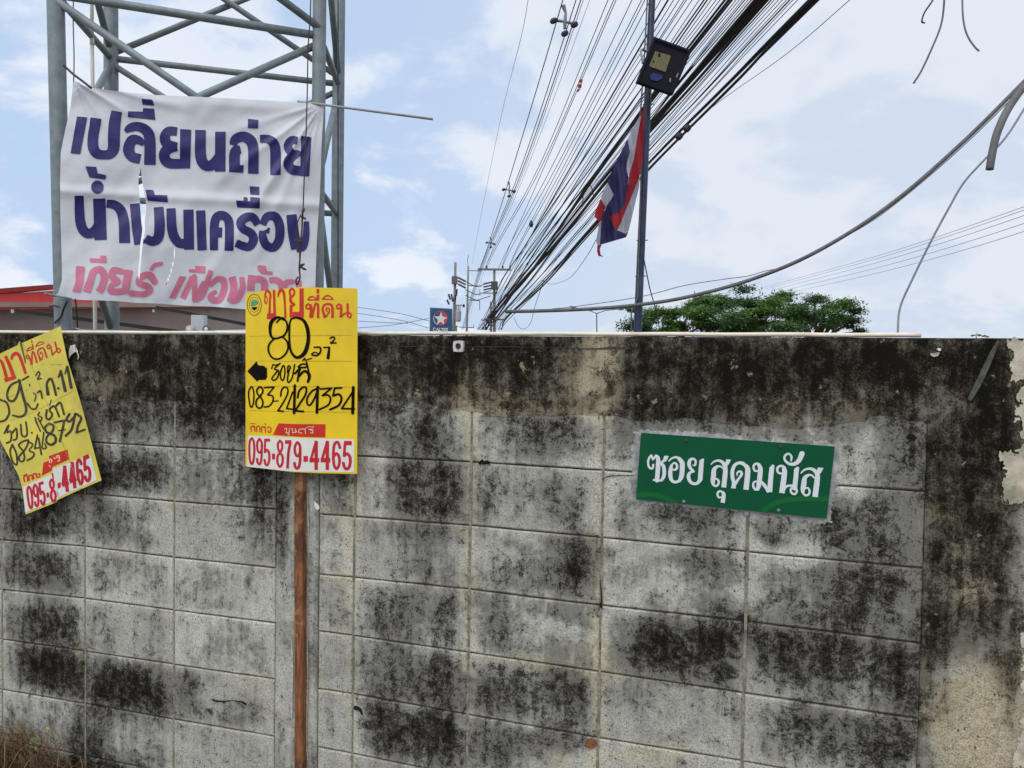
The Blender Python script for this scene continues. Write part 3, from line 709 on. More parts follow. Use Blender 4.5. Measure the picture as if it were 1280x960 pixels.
# ------------------------------------------------------------------ upright yellow for-sale sign on its stake
fs_ = thing('for_sale_sign', 'upright yellow for-sale sign with handwritten phone number on a reddish wooden stake', 'sign', WP(uv(372, 940)[0], 0, 0.03))
def PY(px, py, off=0.0): return PW(px, py, 0.058 - 0.030 * max(0, (375 - px) / 70.0) ** 1.2 - 0.006 * max(0, (px - 375) / 72.0) + off)
yp = Ink(0, 0, 1).p("307,366.5 330,363.5 375,359 447,360.5 446.5,592.5 400,591.5 365,590 307,583")
sheet('panel', M_yel, fs_, yp.sh, PY, 2.0, 0.0, thick=0.004)
y1 = Ink(300, 350, 8); y2 = Ink(300, 440, 8); y3 = Ink(300, 470, 7.3875); ya = Ink(305, 355, 16); yb = Ink(375, 355, 16); yc = Ink(305, 520, 12.8)
sheet('number_panel', M_white, fs_, Ink(300, 470, 7.3875).p("72,548 300,558 600,574 1055,585 1055,888 500,882 300,862 68,838").sh, PY, 1.0, 0.0006)
sheet('name_bar', M_red, fs_, Ink(300, 470, 7.3875).p("355,437 520,444 790,445 788,567 560,562 303,543").sh, PY, 0.8, 0.0006)
ya.s("462,350,20 458,275,20 435,235,22 412,290,26 412,350,26 437,392,22 462,350,20", 24).s("415,250,24 435,165,40 470,132,50 510,170,46 528,240,44 515,340,40 508,600,46", 44)
ya.p("458,592 640,575 640,690 460,706").s("596,116 612,610", 50, flat=True)
ya.s("678,265,20 692,190,44 735,120,60 790,165,56 808,300,44 820,500,42 828,680,44", 44, flat=True)
ya.s("958,85,40 918,130,44 918,200,44 955,250,44 998,200,40 1000,130,40 958,85,40", 42).s("930,225,40 930,320,60 955,380,56 1000,410,50", 50).s("940,420 938,640", 60, flat=True).p("908,555 1195,555 1195,672 908,665").p("1108,86 1190,90 1195,640 1108,640").p("970,370 1008,370 1008,448 950,448")
yb.s("165,395,34 122,430,34 130,485,34 170,495,34 205,450,34 165,395,34", 34).s("200,400,40 222,470,56 224,675,84", 56, flat=True).s("245,660,40 300,410,40 340,400,46 360,450,50 360,682,52", 46, flat=True)
yb.s("160,305,24 190,268,28 255,252,28 325,295,26", 26).s("148,316 382,320", 26, flat=True).p("330,212 384,210 384,332 330,330").p("328,98 385,98 382,188 330,188")
yb.s("505,672,80 470,580,50 452,500,44 480,425,44 550,398,44 625,420,46 648,500,50 648,682,52", 46, flat=True).s("530,640,30 580,560,28 585,500,28 548,478,28 518,505,28 545,550,24", 28)
yb.s("450,298,24 500,250,28 550,232,30 605,250,28 660,298,24", 26).s("433,302 672,306", 24, flat=True)
yb.s("780,400,34 735,440,36 750,490,34 790,490,30 815,440,30 780,400,34", 34).s("810,410,44 825,480,46 812,672,50", 48, flat=True).s("820,655,40 880,600,36 940,575,30", 36).s("950,385,46 955,590,46", 46, flat=True).s("985,572,32 945,620,34 985,670,34 1028,622,34 985,572,32", 32)
yc.s("118,243 108,185 128,158 148,175 165,158 172,245", 17).s("104,118 178,122", 13).s("205,248 197,185 225,158 250,182 252,252", 18).s("286,262 278,190 300,168 316,185 334,170 342,262", 17).s("340,120 340,135", 16).s("372,190 402,172 430,205 422,255 388,258 384,225", 17)
sheet('red_lettering', M_red, fs_, ya.sh, PY, 0.4, 0.0009); sheet('red_lettering', M_red, fs_, yb.sh, PY, 0.4, 0.0009); sheet('red_lettering', M_red, fs_, yc.sh, PY, 0.4, 0.0009)
yw = Ink(305, 520, 12.8)
yw.s("648,210 668,195 686,205 672,268 722,272 726,198", 11, smooth=False).s("698,290 720,292 722,312", 9).s("755,205 780,205 778,270 828,262 824,205", 11, smooth=False).s("828,262 845,250 835,240", 8)
yw.s("925,275 872,262 880,215 950,205 980,225 982,282", 11, smooth=False).s("960,210 995,195", 8).s("1105,212 1035,212 1100,235 1100,272 1060,270", 11, smooth=False).s("1002,186 1045,168 1112,182 1114,158", 9, smooth=False)
sheet('name_lettering', M_cream, fs_, yw.sh, PY, 0.35, 0.0012)
def number(i, parts='all'):
    if parts in ('all', 'a'):
        i.s("108,574 90,605 86,690 92,780 108,812 124,780 132,690 126,605 108,574", 21)
        i.s("180,580 161,610 158,650 165,692 180,708 196,690 203,650 198,608 180,580", 21).s("200,640 200,720 193,790 178,815 162,798 158,765", 21)
        i.s("222,592 278,592", 28, flat=True).s("232,592 229,690", 20).s("230,702 248,682 267,708 270,770 253,822 234,812 226,775", 22)
        i.p("295,716 323,716 323,770 295,770")
        i.s("369,597 351,622 351,668 369,700 388,668 388,622 369,597", 21).s("369,706 347,742 346,800 369,838 392,800 391,742 369,706", 22)
    if parts in ('all', 'm'):
        i.s("415,609 474,609", 34, flat=True).s("466,612 448,700 438,855", 25, flat=True)
        i.s("530,611 508,645 506,692 515,726 530,740 547,722 556,682 550,637 530,611", 24).s("554,675 555,760 548,825 530,854 510,838 503,805", 26)
    if parts in ('all', 'b'):
        i.p("585,738 627,738 627,792 585,792")
        for dx_ in (0, 103):
            i.s("%d,600 %d,868" % (703 + dx_, 703 + dx_), 32, flat=True).s("%d,608 %d,770" % (700 + dx_, 655 + dx_), 24).s("%d,777 %d,777" % (641 + dx_, 731 + dx_), 42, flat=True)
        i.s("922,662 908,618 888,612 869,640 861,735 868,820 890,856 912,826 919,775 908,730 888,716 868,738", 26)
        i.s("960,619 1032,619", 40, flat=True).s("969,625 962,722", 26).s("962,735 985,718 1010,738 1019,785 1008,840 985,858 964,842 954,805", 28)
    return i
sheet('number_lettering', M_red2, fs_, number(y3).sh, PY, 0.35, 0.0012)
y1.s("440,400,14 380,372,20 320,410,30 300,480,26 310,560,20 350,585,16 430,560,16 470,500,18 468,430,16 430,380,16 395,392,14 365,425,12", 18)
y1.s("345,582 292,640 284,710 320,775 380,790 440,755 478,690 472,620 435,575", 15)
y1.s("560,374,18 505,400,14 492,520,16 500,680,18 540,760,22 590,772,26 650,720,34 682,600,30 672,480,30 630,400,24 560,374,18", 20)
y1.s("740,672,12 800,675,14 802,722,14 765,755,14 718,745,14 745,722,10 785,738,10", 12).s("838,674 895,672", 12).s("892,674,16 880,778,26", 22).s("900,582 930,568 946,585 930,610 905,630 960,628", 12)
y2.s("112,345,12 88,385,12 86,450,12 100,535,12 118,550,12 134,500,12 138,420,12 126,358,12 112,345,12", 12)
y2.s("192,348 168,380 175,420 205,450 228,500 216,550 185,560 160,530 165,480 200,440 226,400 220,360 192,348", 14)
y2.s("243,357 340,350 276,428", 12, smooth=False).s("276,428 325,440 328,490 290,540 240,550", 13).s("328,492 382,488", 9)
y2.s("405,440 415,380 445,350 476,365 472,425 425,515 378,588", 13).s("378,588 432,592", 14)
y2.s("525,400 465,565 545,575", 13, smooth=False).s("547,335 540,610", 22).s("575,455 590,390 630,352 662,362 652,430 600,510 552,588", 16).s("552,588 632,594", 16)
y2.s("790,358 720,390 672,460 672,515 700,530 740,470 780,372", 15).s("776,350 768,605", 23).s("805,370 915,362 822,435", 14, smooth=False).s("822,435 880,430 905,470 880,530 792,575", 15)
y2.s("1015,358 945,362 930,435", 15, smooth=False).s("930,438 985,422 1014,460 988,530 900,575", 18).s("1125,400 1015,565 1142,568", 15, smooth=False).s("1132,354 1126,610", 25)
y2.p("72,193 165,92 180,133 245,138 250,155 268,155 270,250 255,278 185,280 170,295")
y2.s("315,165 330,125 350,132 380,122", 10).s("400,112 345,168 384,186 380,240 350,280 320,275 325,250 372,192", 12).s("405,190 430,135 446,160 446,230 430,280 410,270 402,220 412,182", 12)
y2.s("474,205 480,142 502,150 484,205 474,285 490,302 522,250 545,125", 12).s("550,215 600,160 585,215 575,290", 17).s("580,252,18 640,192,20 685,215,26 692,255,26 678,298,20", 22)
y2.s("580,148 620,120 670,128 655,152 590,155", 14).s("665,100 688,205", 14).s("625,85 650,60 650,82 718,60", 9)
for sh_ in (y1.sh, y2.sh):
    for i_, (k_, q_, f_) in enumerate(sh_):
        if k_ == 'S': sh_[i_] = (k_, [(a, b, c * 1.22) for a, b, c in q_], f_)
sheet('handwriting', M_blk, fs_, y1.sh + y2.sh, PY, 0.35, 0.0015)
for q_ in ("95,562 1120,553", "95,810 1120,812", "110,1060 1130,1072", "100,1303 340,1312 1100,1323"): sheet('rule', M_line, fs_, Ink(300, 350, 8).s(q_, 4).sh, PY, 0.5, 0.0007)
def ring(i, cx, cy, rx, ry, w):
    i.s(' '.join('%f,%f' % (cx + rx * math.cos(a * math.pi / 14), cy + ry * math.sin(a * math.pi / 14)) for a in range(29)), w); return i
em = ring(Ink(305, 355, 16), 205, 415, 140, 212, 14); ring(em, 205, 412, 98, 150, 8)
sheet('emblem_ring', simple('emblem_brown', (0.16, 0.12, 0.05), 0.5, 0.1), fs_, em.sh, PY, 0.35, 0.0009)
sheet('emblem_mound', simple('emblem_green', (0.06, 0.36, 0.16), 0.5, 0.1), fs_, Ink(305, 355, 16).p("128,440 140,360 170,320 205,308 240,318 270,345 288,395 270,400 235,425 180,440").sh, PY, 0.35, 0.0009)
sheet('emblem_bowl', M_blk, fs_, Ink(305, 355, 16).p("145,462 272,460 240,505 205,526 170,505").sh, PY, 0.35, 0.0009)
# stake
mb = MB(); n = 26
for s in range(n + 1):
    pass
pts = []; u0s, u1s = uv(372.5, 400, 0.03)[0], uv(373.5, 940, 0.03)[0]
vs = []; fss = []; rows = 60
for j in range(rows + 1):
    v = TOPV + 0.05 - (TOPV + 0.05) * j / rows; u = u0s + (u1s - u0s) * j / rows + 0.0012 * mnoise.noise(Vector((0, 0, v * 6)))
    hw = 0.0162 + 0.0012 * mnoise.noise(Vector((3, 0, v * 9))); o0, o1 = 0.006, 0.030
    for a, b in ((-hw, o0), (-hw, o1 - .003), (-hw + .004, o1 + .001 * mnoise.noise(Vector((1, 2, v * 20)))), (hw - .004, o1 + .001 * mnoise.noise(Vector((5, 2, v * 20)))), (hw, o1 - .003), (hw, o0)):
        vs.append(WP(u + a, v, b))
for j in range(rows):
    for k in range(6):
        k2 = (k + 1) % 6; fss.append((j * 6 + k, j * 6 + k2, (j + 1) * 6 + k2, (j + 1) * 6 + k))
fss.append((5, 4, 3, 2, 1, 0))
mw = bpy.data.materials.new('x'); bpy.data.materials.remove(mw)
def woodmat():
    m, nt, b = newmat('weathered_stake_wood'); gg = nd(nt, 'ShaderNodeNewGeometry').outputs['Position']
    mp = nd(nt, 'ShaderNodeMapping'); nt.links.new(gg, mp.inputs[0]); mp.inputs['Scale'].default_value = (220, 220, 9)
    gr = noise(nt, 1.0, 6, 0.7, mp.outputs[0], 0.4); bg_ = noise(nt, 4, 5, 0.7, gg)
    c = mixc(nt, mapr(nt, gr, 0.35, 0.65), (0.12, 0.038, 0.014), (0.36, 0.14, 0.055))
    c = mixc(nt, mapr(nt, bg_, 0.44, 0.56, 0, 0.75), c, (0.06, 0.022, 0.012))
    c = mixc(nt, mapr(nt, noise(nt, 9, 5, .7, gg), 0.56, 0.66, 0, 0.7), c, (0.42, 0.22, 0.11))
    nt.links.new(c, b.inputs['Base Color']); b.inputs['Roughness'].default_value = 0.85
    bp = nd(nt, 'ShaderNodeBump'); bp.inputs['Strength'].default_value = 0.8; bp.inputs['Distance'].default_value = 0.002
    nt.links.new(gr, bp.inputs['Height']); nt.links.new(bp.outputs[0], b.inputs['Normal']); return m
link('stake', mesh(vs, fss), woodmat(), fs_)
# paint drips beside the stake
mark('paint_drip', simple('chalky_drip', (.50, .50, .46), .9, .3, 60, dirt=(.3, .3, .27), dirtamt=.6), Ink(300, 580, 2.525).s("163,560,3 164,640,8 162,720,9 163,800,4", 6).s("213,95,3 215,180,5 217,215,3", 4).s("212,520,3 213,700,4 209,860,5 215,935,3", 4), 0.0062)

# ------------------------------------------------------------------ tilted yellow sign, cracked, cut by the left edge of the picture
ts = thing('for_sale_sign', 'tilted faded yellow for-sale sign with a cracked panel at the left edge', 'sign', PW(70, 520, 0.02))
def PT(px, py, off=0.0): return PW(px, py, 0.030 + 0.010 * math.sin((px * 0.9 + py * 0.35) * 0.03) + 0.006 * max(0, (470 - py) / 60.0) + (0.004 if px * 0.93 - (py - 430) * 0.37 > 27 else 0.0) + off)
tp = Ink(0, 0, 1).p("76,407.5 78,420 84,449 86,455 100,500 113,548 127,600.5 100,612 72,625 70,628 32,643 28,612 24,596 15,578 0,550 -22,500 -44,462 -20,450 0,442 22,431.5 24,426.5 27,429 50,419")
tear = Ink(0, 420, 16).p("345,110 385,130 440,300 480,480 500,600 470,470 400,250")
sheet('panel', M_yel2, ts, tp.sh, PT, 1.0, 0.0, cut=None, thick=0.004)
sheet('split', simple('split_edge', (0.12, 0.10, 0.035), 0.8, 0.3, 90), ts, Ink(0, 420, 16).p("385,125 435,125 470,300 520,520 500,560 440,310").sh, PT, 0.5, 0.0006)
sheet('crease', simple('crease_edge', (0.12, 0.10, 0.035), 0.8, 0.3, 90), ts, Ink(0, 420, 16).s("760,560,5 1100,575,6 1230,570,12", 6).sh, PT, 0.5, 0.0006)
sheet('number_panel', M_white, ts, Ink(0, 520, 7.385).p("212,652 488,532 480,490 838,360 892,592 555,745 545,765 232,890 222,780").sh, PT, 0.7, 0.0006)
l1 = Ink(0, 420, 16)
l1.s("-60,520,50 0,490,56 50,560,60 130,830,64", 56).s("105,400,60 180,560,70 280,830,76", 70, flat=True).p("68,852 310,790 328,850 110,925")
l1.s("225,470,44 250,390,60 320,345,66 385,400,66 450,560,60 512,755,58", 60, flat=True)
l1.s("548,375,26 518,415,26 548,455,26 582,420,26 548,375,26", 26).s("580,400,34 600,470,40 632,580,56", 40, flat=True).s("638,560,30 640,350,30 665,320,34 695,380,36 735,535,40", 34, flat=True)
l1.s("535,295,22 565,245,24 610,225,22 650,240,18", 22).s("535,305 668,250", 18).s("645,170 662,262", 28).s("632,85 638,140", 26, flat=True)
l1.s("815,490,56 775,400,34 752,310,30 800,250,32 860,240,32 900,320,34 935,440,38", 34, flat=True).s("835,470,22 855,380,20 822,318,20 802,350,18 825,365,14", 20).s("710,208,18 760,140,22 820,118,22 872,125,20", 20).s("712,214 872,150", 16)
l1.s("970,165,26 938,212,26 970,255,26 1008,210,26 970,165,26", 26).s("1000,190,30 1028,280,34 1050,390,40", 34, flat=True).s("1055,370 1130,290", 28).s("1095,108 1140,290", 34, flat=True).s("1170,240,24 1135,290,26 1170,335,26 1208,285,26 1170,240,24", 24)
l3r = Ink(0, 520, 7.385).p("400,430 456,410 450,370 622,308 637,400 480,470 482,500 385,552").s("225,605 220,562 248,552 255,600", 13).s("270,592 264,555 290,545 298,582", 13).s("312,578 305,540 330,532 338,568", 13).s("348,535 366,535 366,560 350,562", 12).s("215,548 250,535", 9)
sheet('red_lettering', M_red, ts, l3r.sh, PT, 0.4, 0.0009, clip=tp.sh); sheet('red_lettering', M_red, ts, l1.sh, PT, 0.4, 0.0009, clip=tp.sh)
na = Ink(0, 520, 7.385, lambda x, y: (240 + .796 * (x - 80) + .10 * (y - 562), 650 - .32 * (x - 80) + .84 * (y - 562)))
nb = Ink(0, 520, 7.385, lambda x, y: (545 + .68 * (x - 605) + .10 * (y - 765), 640 - .33 * (x - 605) + .90 * (y - 765)))
sheet('number_lettering', M_red2, ts, number(na, 'a').sh + number(nb, 'b').sh + Ink(0, 520, 7.385).s("484,535,16 492,585,12", 14).s("530,700,6 536,752,4", 6).sh, PT, 0.4, 0.0012)
sheet('name_lettering', M_cream, ts, Ink(0, 520, 7.385).s("455,430 462,400 478,405 474,430", 9).s("495,385 510,395", 8).s("520,372 545,365 548,410 535,415", 9).s("515,385 545,380", 7).s("455,455 465,470", 7).sh, PT, 0.4, 0.0012)
l2 = Ink(0, 400, 7.383)
l2.s("-30,700 0,735 60,762 84,850 50,920 0,938", 15).s("185,558,14 100,600,16 64,680,16 80,740,16 128,742,16 165,670,16 182,575,14", 16).s("175,555,20 205,680,22 240,810,20 225,872,18 180,892,16 118,880,14", 20).s("205,552 262,520", 13)
l2.s("330,512 352,475 366,500 345,545 378,538", 10).s("310,672 330,700 318,748", 9).s("345,670 372,655 388,722", 13).s("432,690,10 430,590,16 462,540,18 488,580,18 515,690,18", 16).s("450,690 435,610", 13).e(537, 630, 12)
l2.s("538,530,10 560,470,18 600,650,24", 20, smooth=False).s("598,495,10 620,430,18 655,620,24", 20, smooth=False).s("250,768 290,818 330,815 348,775", 13).s("270,590 275,610", 8)
l2.s("430,830 425,900 455,915 480,870 455,830 500,795 545,890", 15).s("510,800 555,762 590,870", 15).s("455,790 472,735", 7).s("322,900 340,955", 12).s("362,850 350,880 385,900 375,930", 11)
l3 = Ink(0, 520, 7.385)
l3.s("38,158 78,85 62,150 100,142 98,225 60,250", 13).s("112,155 150,115 152,205 122,222", 13).s("190,80 202,180 248,172 238,55", 13).e(293, 155, 9).s("328,45 372,140", 11).s("350,20 405,125", 11)
l3.s("112,262 92,330 118,425 155,445 150,350 112,262", 14).s("205,235 172,270 215,330 222,400 190,420 175,375 232,305 262,225 205,235", 13).s("255,235 300,262 268,318 312,340 300,380 248,410", 12)
l3.s("345,175 318,300 388,285", 12, smooth=False).s("355,205 380,352", 14).s("402,150 390,290 425,292 412,255", 11).s("452,68,16 415,105,16 432,150,18 500,180,18 512,235,18 470,265,18 428,240,16 432,190,14 482,140,16 492,90,16 452,68,16", 16)
l3.s("498,60 595,40", 15).s("592,45 552,232", 18).s("540,135 602,125", 9).s("640,-20,16 612,30,16 640,50,16 690,0,16", 14).s("692,-20 660,120 605,182", 17).s("705,-20 748,20 718,90 705,152", 17).s("705,152 782,125", 15)
for sh_ in (l2.sh, l3.sh):
    for i_, (k_, q_, f_) in enumerate(sh_):
        if k_ == 'S': sh_[i_] = (k_, [(a, b, c * 1.2) for a, b, c in q_], f_)
sheet('handwriting', M_blk2, ts, l2.sh + l3.sh, PT, 0.4, 0.0015, clip=tp.sh)
for q_ in ("60,720 260,640", "440,560 640,470", "90,930 330,840 700,640"): sheet('rule', M_line, ts, Ink(0, 400, 7.383).s(q_, 3).sh, PT, 0.5, 0.0007)

# ------------------------------------------------------------------ dry weeds in the corner
mb = MB(); rnd = random.Random(3)
def blade(mb, a, b, h, w):
    a = Vector(a); b = Vector(b); m = (a + b) / 2 + Vector((rnd.uniform(-.02, .02), rnd.uniform(-.02, .02), h))
    pts = [a, a.lerp(m, .5) + Vector((0, 0, h * .25)), m, m.lerp(b, .5) + Vector((0, 0, h * .2)), b]
    s = (b - a).cross(Vector((rnd.uniform(-.4, .4), 0.3, 1))).normalized() * w; vs = []
    for i, p in enumerate(pts):
        k = (1, .95, .8, .6, .15)[i]; vs += [p - s * k, p + s * k]
    mb.add(vs, [(2 * i, 2 * i + 1, 2 * i + 3, 2 * i + 2) for i in range(4)])
u0w, u1w = uv(-40, 930)[0], uv(118, 930)[0]
for i in range(3600):
    u = rnd.uniform(u0w - .5, u1w + .02); hh = 0.205 * max(0.06, 1 - max(0, (u - u1w + .13)) / .13) * (0.8 + 0.3 * mnoise.noise(Vector((u * 6, 0, 0))))
    o = rnd.uniform(0.0, 0.30); top = hh * max(.1, 1 - (o / .34) ** 2)
    a = WP(u + rnd.uniform(-.1, .1), rnd.uniform(0, top), 0.01 + o); b = WP(u + rnd.uniform(-.22, .18), rnd.uniform(0.0, top * 1.1), max(.006, 0.01 + o + rnd.uniform(-.12, .12)))
    blade(mb, a, b, rnd.uniform(.0, .04), rnd.uniform(.0006, .0022))
tag(mb.build('dry_grass', M_straw), 'heap of brown dry grass and stems at the foot of the wall in the lower left corner', 'dry grass', kind='stuff')
t = thing('weed', 'small green weed with a yellow leaf growing out of the dry grass', 'weed', WP(uv(60, 940)[0], 0, 0.06))
mb = MB(); mb.tube([WP(uv(60, 940)[0], 0.0, .06), WP(uv(50, 930)[0], .10, .05), WP(uv(28, 910)[0], .135, .04)], [.002, .0015, .001], 5)
mb.build('stem', M_weed, t)
def leaf(name, px, py, off, s, ang, mat, par):
    c = PW(px, py, off); d1 = (WU * math.cos(ang) + Vector((0, 0, math.sin(ang)))); d2 = (WU * -math.sin(ang) + Vector((0, 0, math.cos(ang)))) + WNRM * .4
    vs = [c - d1 * s, c - d1 * s * .3 + d2 * s * .5, c + d1 * s * .5 + d2 * s * .4, c + d1 * s, c + d1 * s * .4 - d2 * s * .4, c - d1 * s * .3 - d2 * s * .45, c + WNRM * s * .15]
    link(name, mesh(vs, [(0, 1, 6), (1, 2, 6), (2, 3, 6), (3, 4, 6), (4, 5, 6), (5, 0, 6)]), mat, par)
for (x, y, s, a) in ((37, 917, .012, .3), (42, 925, .011, 1.2), (34, 932, .013, .5), (45, 936, .010, 2), (30, 905, .008, .9), (48, 930, .011, 1.0), (38, 945, .012, -.4), (26, 915, .012, .1)): leaf('leaf', x, y, .10, s, a, M_weed, t)
leaf('leaf', 60, 911, .11, .011, .3, M_yleaf, t)
leaf('leaf', 73, 919, .11, .007, 1.3, M_bleaf, t); leaf('leaf', 21, 916, .10, .016, .1, M_bleaf, t)

# ------------------------------------------------------------------ lattice tower behind the wall
tower = thing('lattice_tower', 'grey tubular steel lattice tower holding the white banner', 'tower', at(75, 600, 5.25).xy.to_3d())
LEG = {'a': ((69.5, 0, 5.25), (79, 400, 5.25), 0.056), 'b': ((399.5, 0, 5.85), (396, 400, 5.85), 0.052),
       'c': ((138.5, 0, 6.35), (140, 400, 6.35), 0.057), 'd': ((424, 0, 6.85), (420.5, 400, 6.85), 0.055)}
def legpt(k, z):
    a, b, r = LEG[k]; A, B = at(*a), at(*b); t = (z - A.z) / (B.z - A.z); return A.lerp(B, t)
for k in LEG:
    mb = MB(); mb.tube([legpt(k, z) for z in (0.0, 1.5, 3, 4.5, 6.6)], LEG[k][2], 16); mb.build('leg', M_steel, tower, True)
    mb = MB(); p = legpt(k, 0); mb.box((p.x, p.y, 0.01), .3, .3, .02); mb.build('base_plate', M_steel, tower)
ZB = (at(72, 4, 5.25).z + at(391, 37, 5.85).z + at(150, 71, 6.35).z) / 3
PAN = ZB - (at(240, 121, 5.55).z) 
PAN *= 2
LV = [ZB + PAN, ZB, ZB - PAN, ZB - 2 * PAN, ZB - 3 * PAN]
def brace(p, q, r, name='brace', n=12):
    mb = MB(); mb.tube([p, q], r, n); return mb.build(name, M_steel, tower, True)
FACES = (('a', 'b', .030), ('c', 'd', .027), ('a', 'c', .027), ('b', 'd', .027))
for z in LV:
    if z < 0.1 or z > 6.5: continue
    for p, q, r in FACES:
        brace(legpt(p, z), legpt(q, z), r)
for i in range(len(LV) - 1):
    z1, z0 = LV[i] - 0.05, LV[i + 1] + 0.05
    if z0 < 0: z0 = 0.05
    for p, q, r in FACES:
        if z1 > 6.6: z1 = 6.5
        N = (legpt(q, z1) - legpt(p, z1)).cross(Vector((0, 0, 1))).normalized() * 0.028
        if (p, q) in (('a', 'c'), ('b', 'd')):
            if i % 2: brace(legpt(q, z1), legpt(p, z0), r)
            else: brace(legpt(p, z1), legpt(q, z0), r)
        elif i < 2:
            brace(legpt(p, z1) + N, legpt(q, z0) + N, r * 0.95); brace(legpt(p, z0) - N, legpt(q, z1) - N, r * 0.95)
mb = MB()
pz = [at(92 + .6 * math.sin(i * .7), y, 5.6) for i, y in enumerate(range(-60, 125, 12))]
mb.tube(pz, 0.0045, 6); mb.build('cable', M_post, tower); mb = MB(); mb.tube([at(422.5, y, 6.55) for y in range(-60, 420, 30)], 0.006, 6)
mb.build('cable', M_post, tower)
# pale pipe standing inside the tower
mb = MB(); mb.tube([at(114.5, -60, 5.9), at(115, 60, 5.9)], .0135, 10); mb.tube([at(115, 48, 5.9), at(115.2, 56, 5.9)], .017, 10); mb.tube([at(115, 55, 5.9), at(116, 120, 5.9), at(119, 420, 5.9), at(119.5, 560, 5.9)], .014, 10)
tag(mb.build('plastic_pipe', simple('ivory_pipe', (0.62, 0.60, 0.50), .5, .06), smooth=True), 'thin ivory pipe standing upright inside the lattice tower', 'pipe')
# rod sticking out to the right of the tower
mb = MB(); mb.tube([at(372, 127, 5.70), at(405, 131, 5.70), at(541, 149, 5.65)], .0095, 8)
tag(mb.build('rod', simple('grey_rod', (0.36, 0.36, 0.33), .6, .1), smooth=True), 'thin grey rod sticking out of the tower to the right, at the banner top', 'rod')
# thick rope from tower leg to banner corner
mb = MB(); mb.tube([Vector(p) for p in catmull([at(80, 82, 5.2), at(92, 93, 5.15), at(104, 102, 5.12), at(114, 110, 5.10)], 4)], .008, 7)
tag(mb.build('rope', M_cab, smooth=True), 'short black rope tying the banner top to the left tower leg', 'rope')

# ------------------------------------------------------------------ banner
ban = thing('banner', 'torn white vinyl banner with large navy and pink Thai lettering tied to the tower', 'banner', at(235, 385, 5.4))
BA, BB = at(75, 380, 5.10), at(400, 380, 5.72)
bn = (BB - BA).cross(Vector((0, 0, 1))).normalized()
if bn.y > 0: bn = -bn
def PB(px, py, off=0.0):
    w = 0.0
    w += 0.020 * math.exp(-((py - (238 + (px - 60) * 0.055)) / 7.0) ** 2)                         # horizontal fold
    # diagonal gathers at top left corner
    for ang, amp, wd_ in ((0.25, .022, .05), (0.55, .020, .06), (0.95, .016, .08), (1.25, .018, .07)):
        a = math.atan2(py - 100, px - 92); rr = math.hypot(px - 92, py - 100)
        w += amp * math.exp(-((a - ang) / wd_) ** 2) * math.exp(-rr / 150.0) * min(1, rr / 12.0)
    for ang, amp, wd_ in ((2.15, .03, .05), (1.98, .016, .045), (1.80, .014, .05), (2.5, .018, .06), (2.85, .012, .07)):
        a = math.atan2(py - 130, px - 402); rr = math.hypot(px - 402, py - 130)
        w += amp * math.exp(-((a - ang) / wd_) ** 2) * math.exp(-rr / 260.0) * min(1, rr / 20.0)
    w += 0.016 * math.exp(-((px - (178 + (py - 300) * .03)) / 9.0) ** 2) * (1 if py > 210 else max(0, (py - 150) / 60.0))
    w += 0.018 * math.exp(-((py - (128 + (px - 240) * .06)) / 9.0) ** 2) * math.exp(-((px - 290) / 110.0) ** 2)
    w += 0.045 * (mnoise.noise(Vector((px * 0.010, py * 0.012, 1.7)))) + 0.008 * mnoise.noise(Vector((px * .045 + py * .02, py * .035, 9.1)))
    w += 0.010 * mnoise.noise(Vector((px * .09, (py - 370) * .03, 4))) * max(0, min(1, (py - 330) / 40.0))
    d = ray(px, py); P0 = BA + bn * w
    t = (P0 - EYE).dot(bn) / d.dot(bn)
    return EYE + d * t + bn * off
outline = Ink(0, 0, 1).p("92,101 99,103 104,107 116,110 150,114.5 190,118.5 250,121 330,125.5 405,130 402,180 400,240 396,300 393,395 340,391 305,386.5 262,383 230,382 200,379.5 170,378.5 140,376 104,375 75,373 67,371.5 73,366 77.5,350 77,320 75.5,270 75,225 76,190 82,160 88,135 90,118")
B3, B4, B5, B6 = Ink(60, 90, 6.194), Ink(220, 90, 6.194), Ink(60, 200, 4.8), Ink(220, 200, 4.8)
tr_ = Ink(60, 200, 4.8).s("557,45,2 555,75,10 553,120,20 558,160,26 568,240,34 572,300,34 570,370,20 574,420,16 562,500,14 553,600,12 546,690,10 545,718,4", 10).s("756,500,2 757,580,7 735,680,9 724,706,9 708,750,7 692,778,3", 7)
sheet('cloth', M_vinyl, ban, outline.sh, PB, 2.0, 0.0, cut=tr_.sh, smooth=True)
B3.p("225,345 305,352 250,637 175,630").s("372,358,86 362,430,84 350,500,84 350,580,84 378,630,80 430,642,70 480,635,78 508,590,90 511,500,94 517,400,92 533,305,84", 84, flat=True)
B3.s("598,462,30 640,432,66 700,424,72 758,452,80 788,520,86 790,720,90", 80, flat=True).s("745,560,40 700,528,66 650,530,80 625,600,88 650,655,80 716,675,76", 80, flat=True)
B3.p("620,305 735,308 735,280 822,285 832,372 618,350").p("725,208 808,215 824,262 733,255")
B3.s("1000,462,66 935,460,72 905,505,80 925,560,80 1000,580,66", 72, flat=True).s("1000,580,66 925,600,80 900,650,84 935,705,80 1060,712,72", 76, flat=True)
B4.p("32,442 118,448 110,748 30,744").s("190,450,82 190,640,86 215,712,84 262,728,80 305,700,84 343,640,70", 80, flat=True).s("344,463 342,772", 82, flat=True)
B4.s("440,568,56 462,520,74 520,502,80 575,530,84 598,600,82 598,788,82", 80, flat=True).s("500,600,60 456,625,82 453,775,84", 80, flat=True).p("412,720 525,722 520,782 410,775").p("557,363 638,372 636,438 556,436")
B4.s("650,518,62 710,520,66 755,552,76 770,620,82 770,798,82", 72, flat=True)
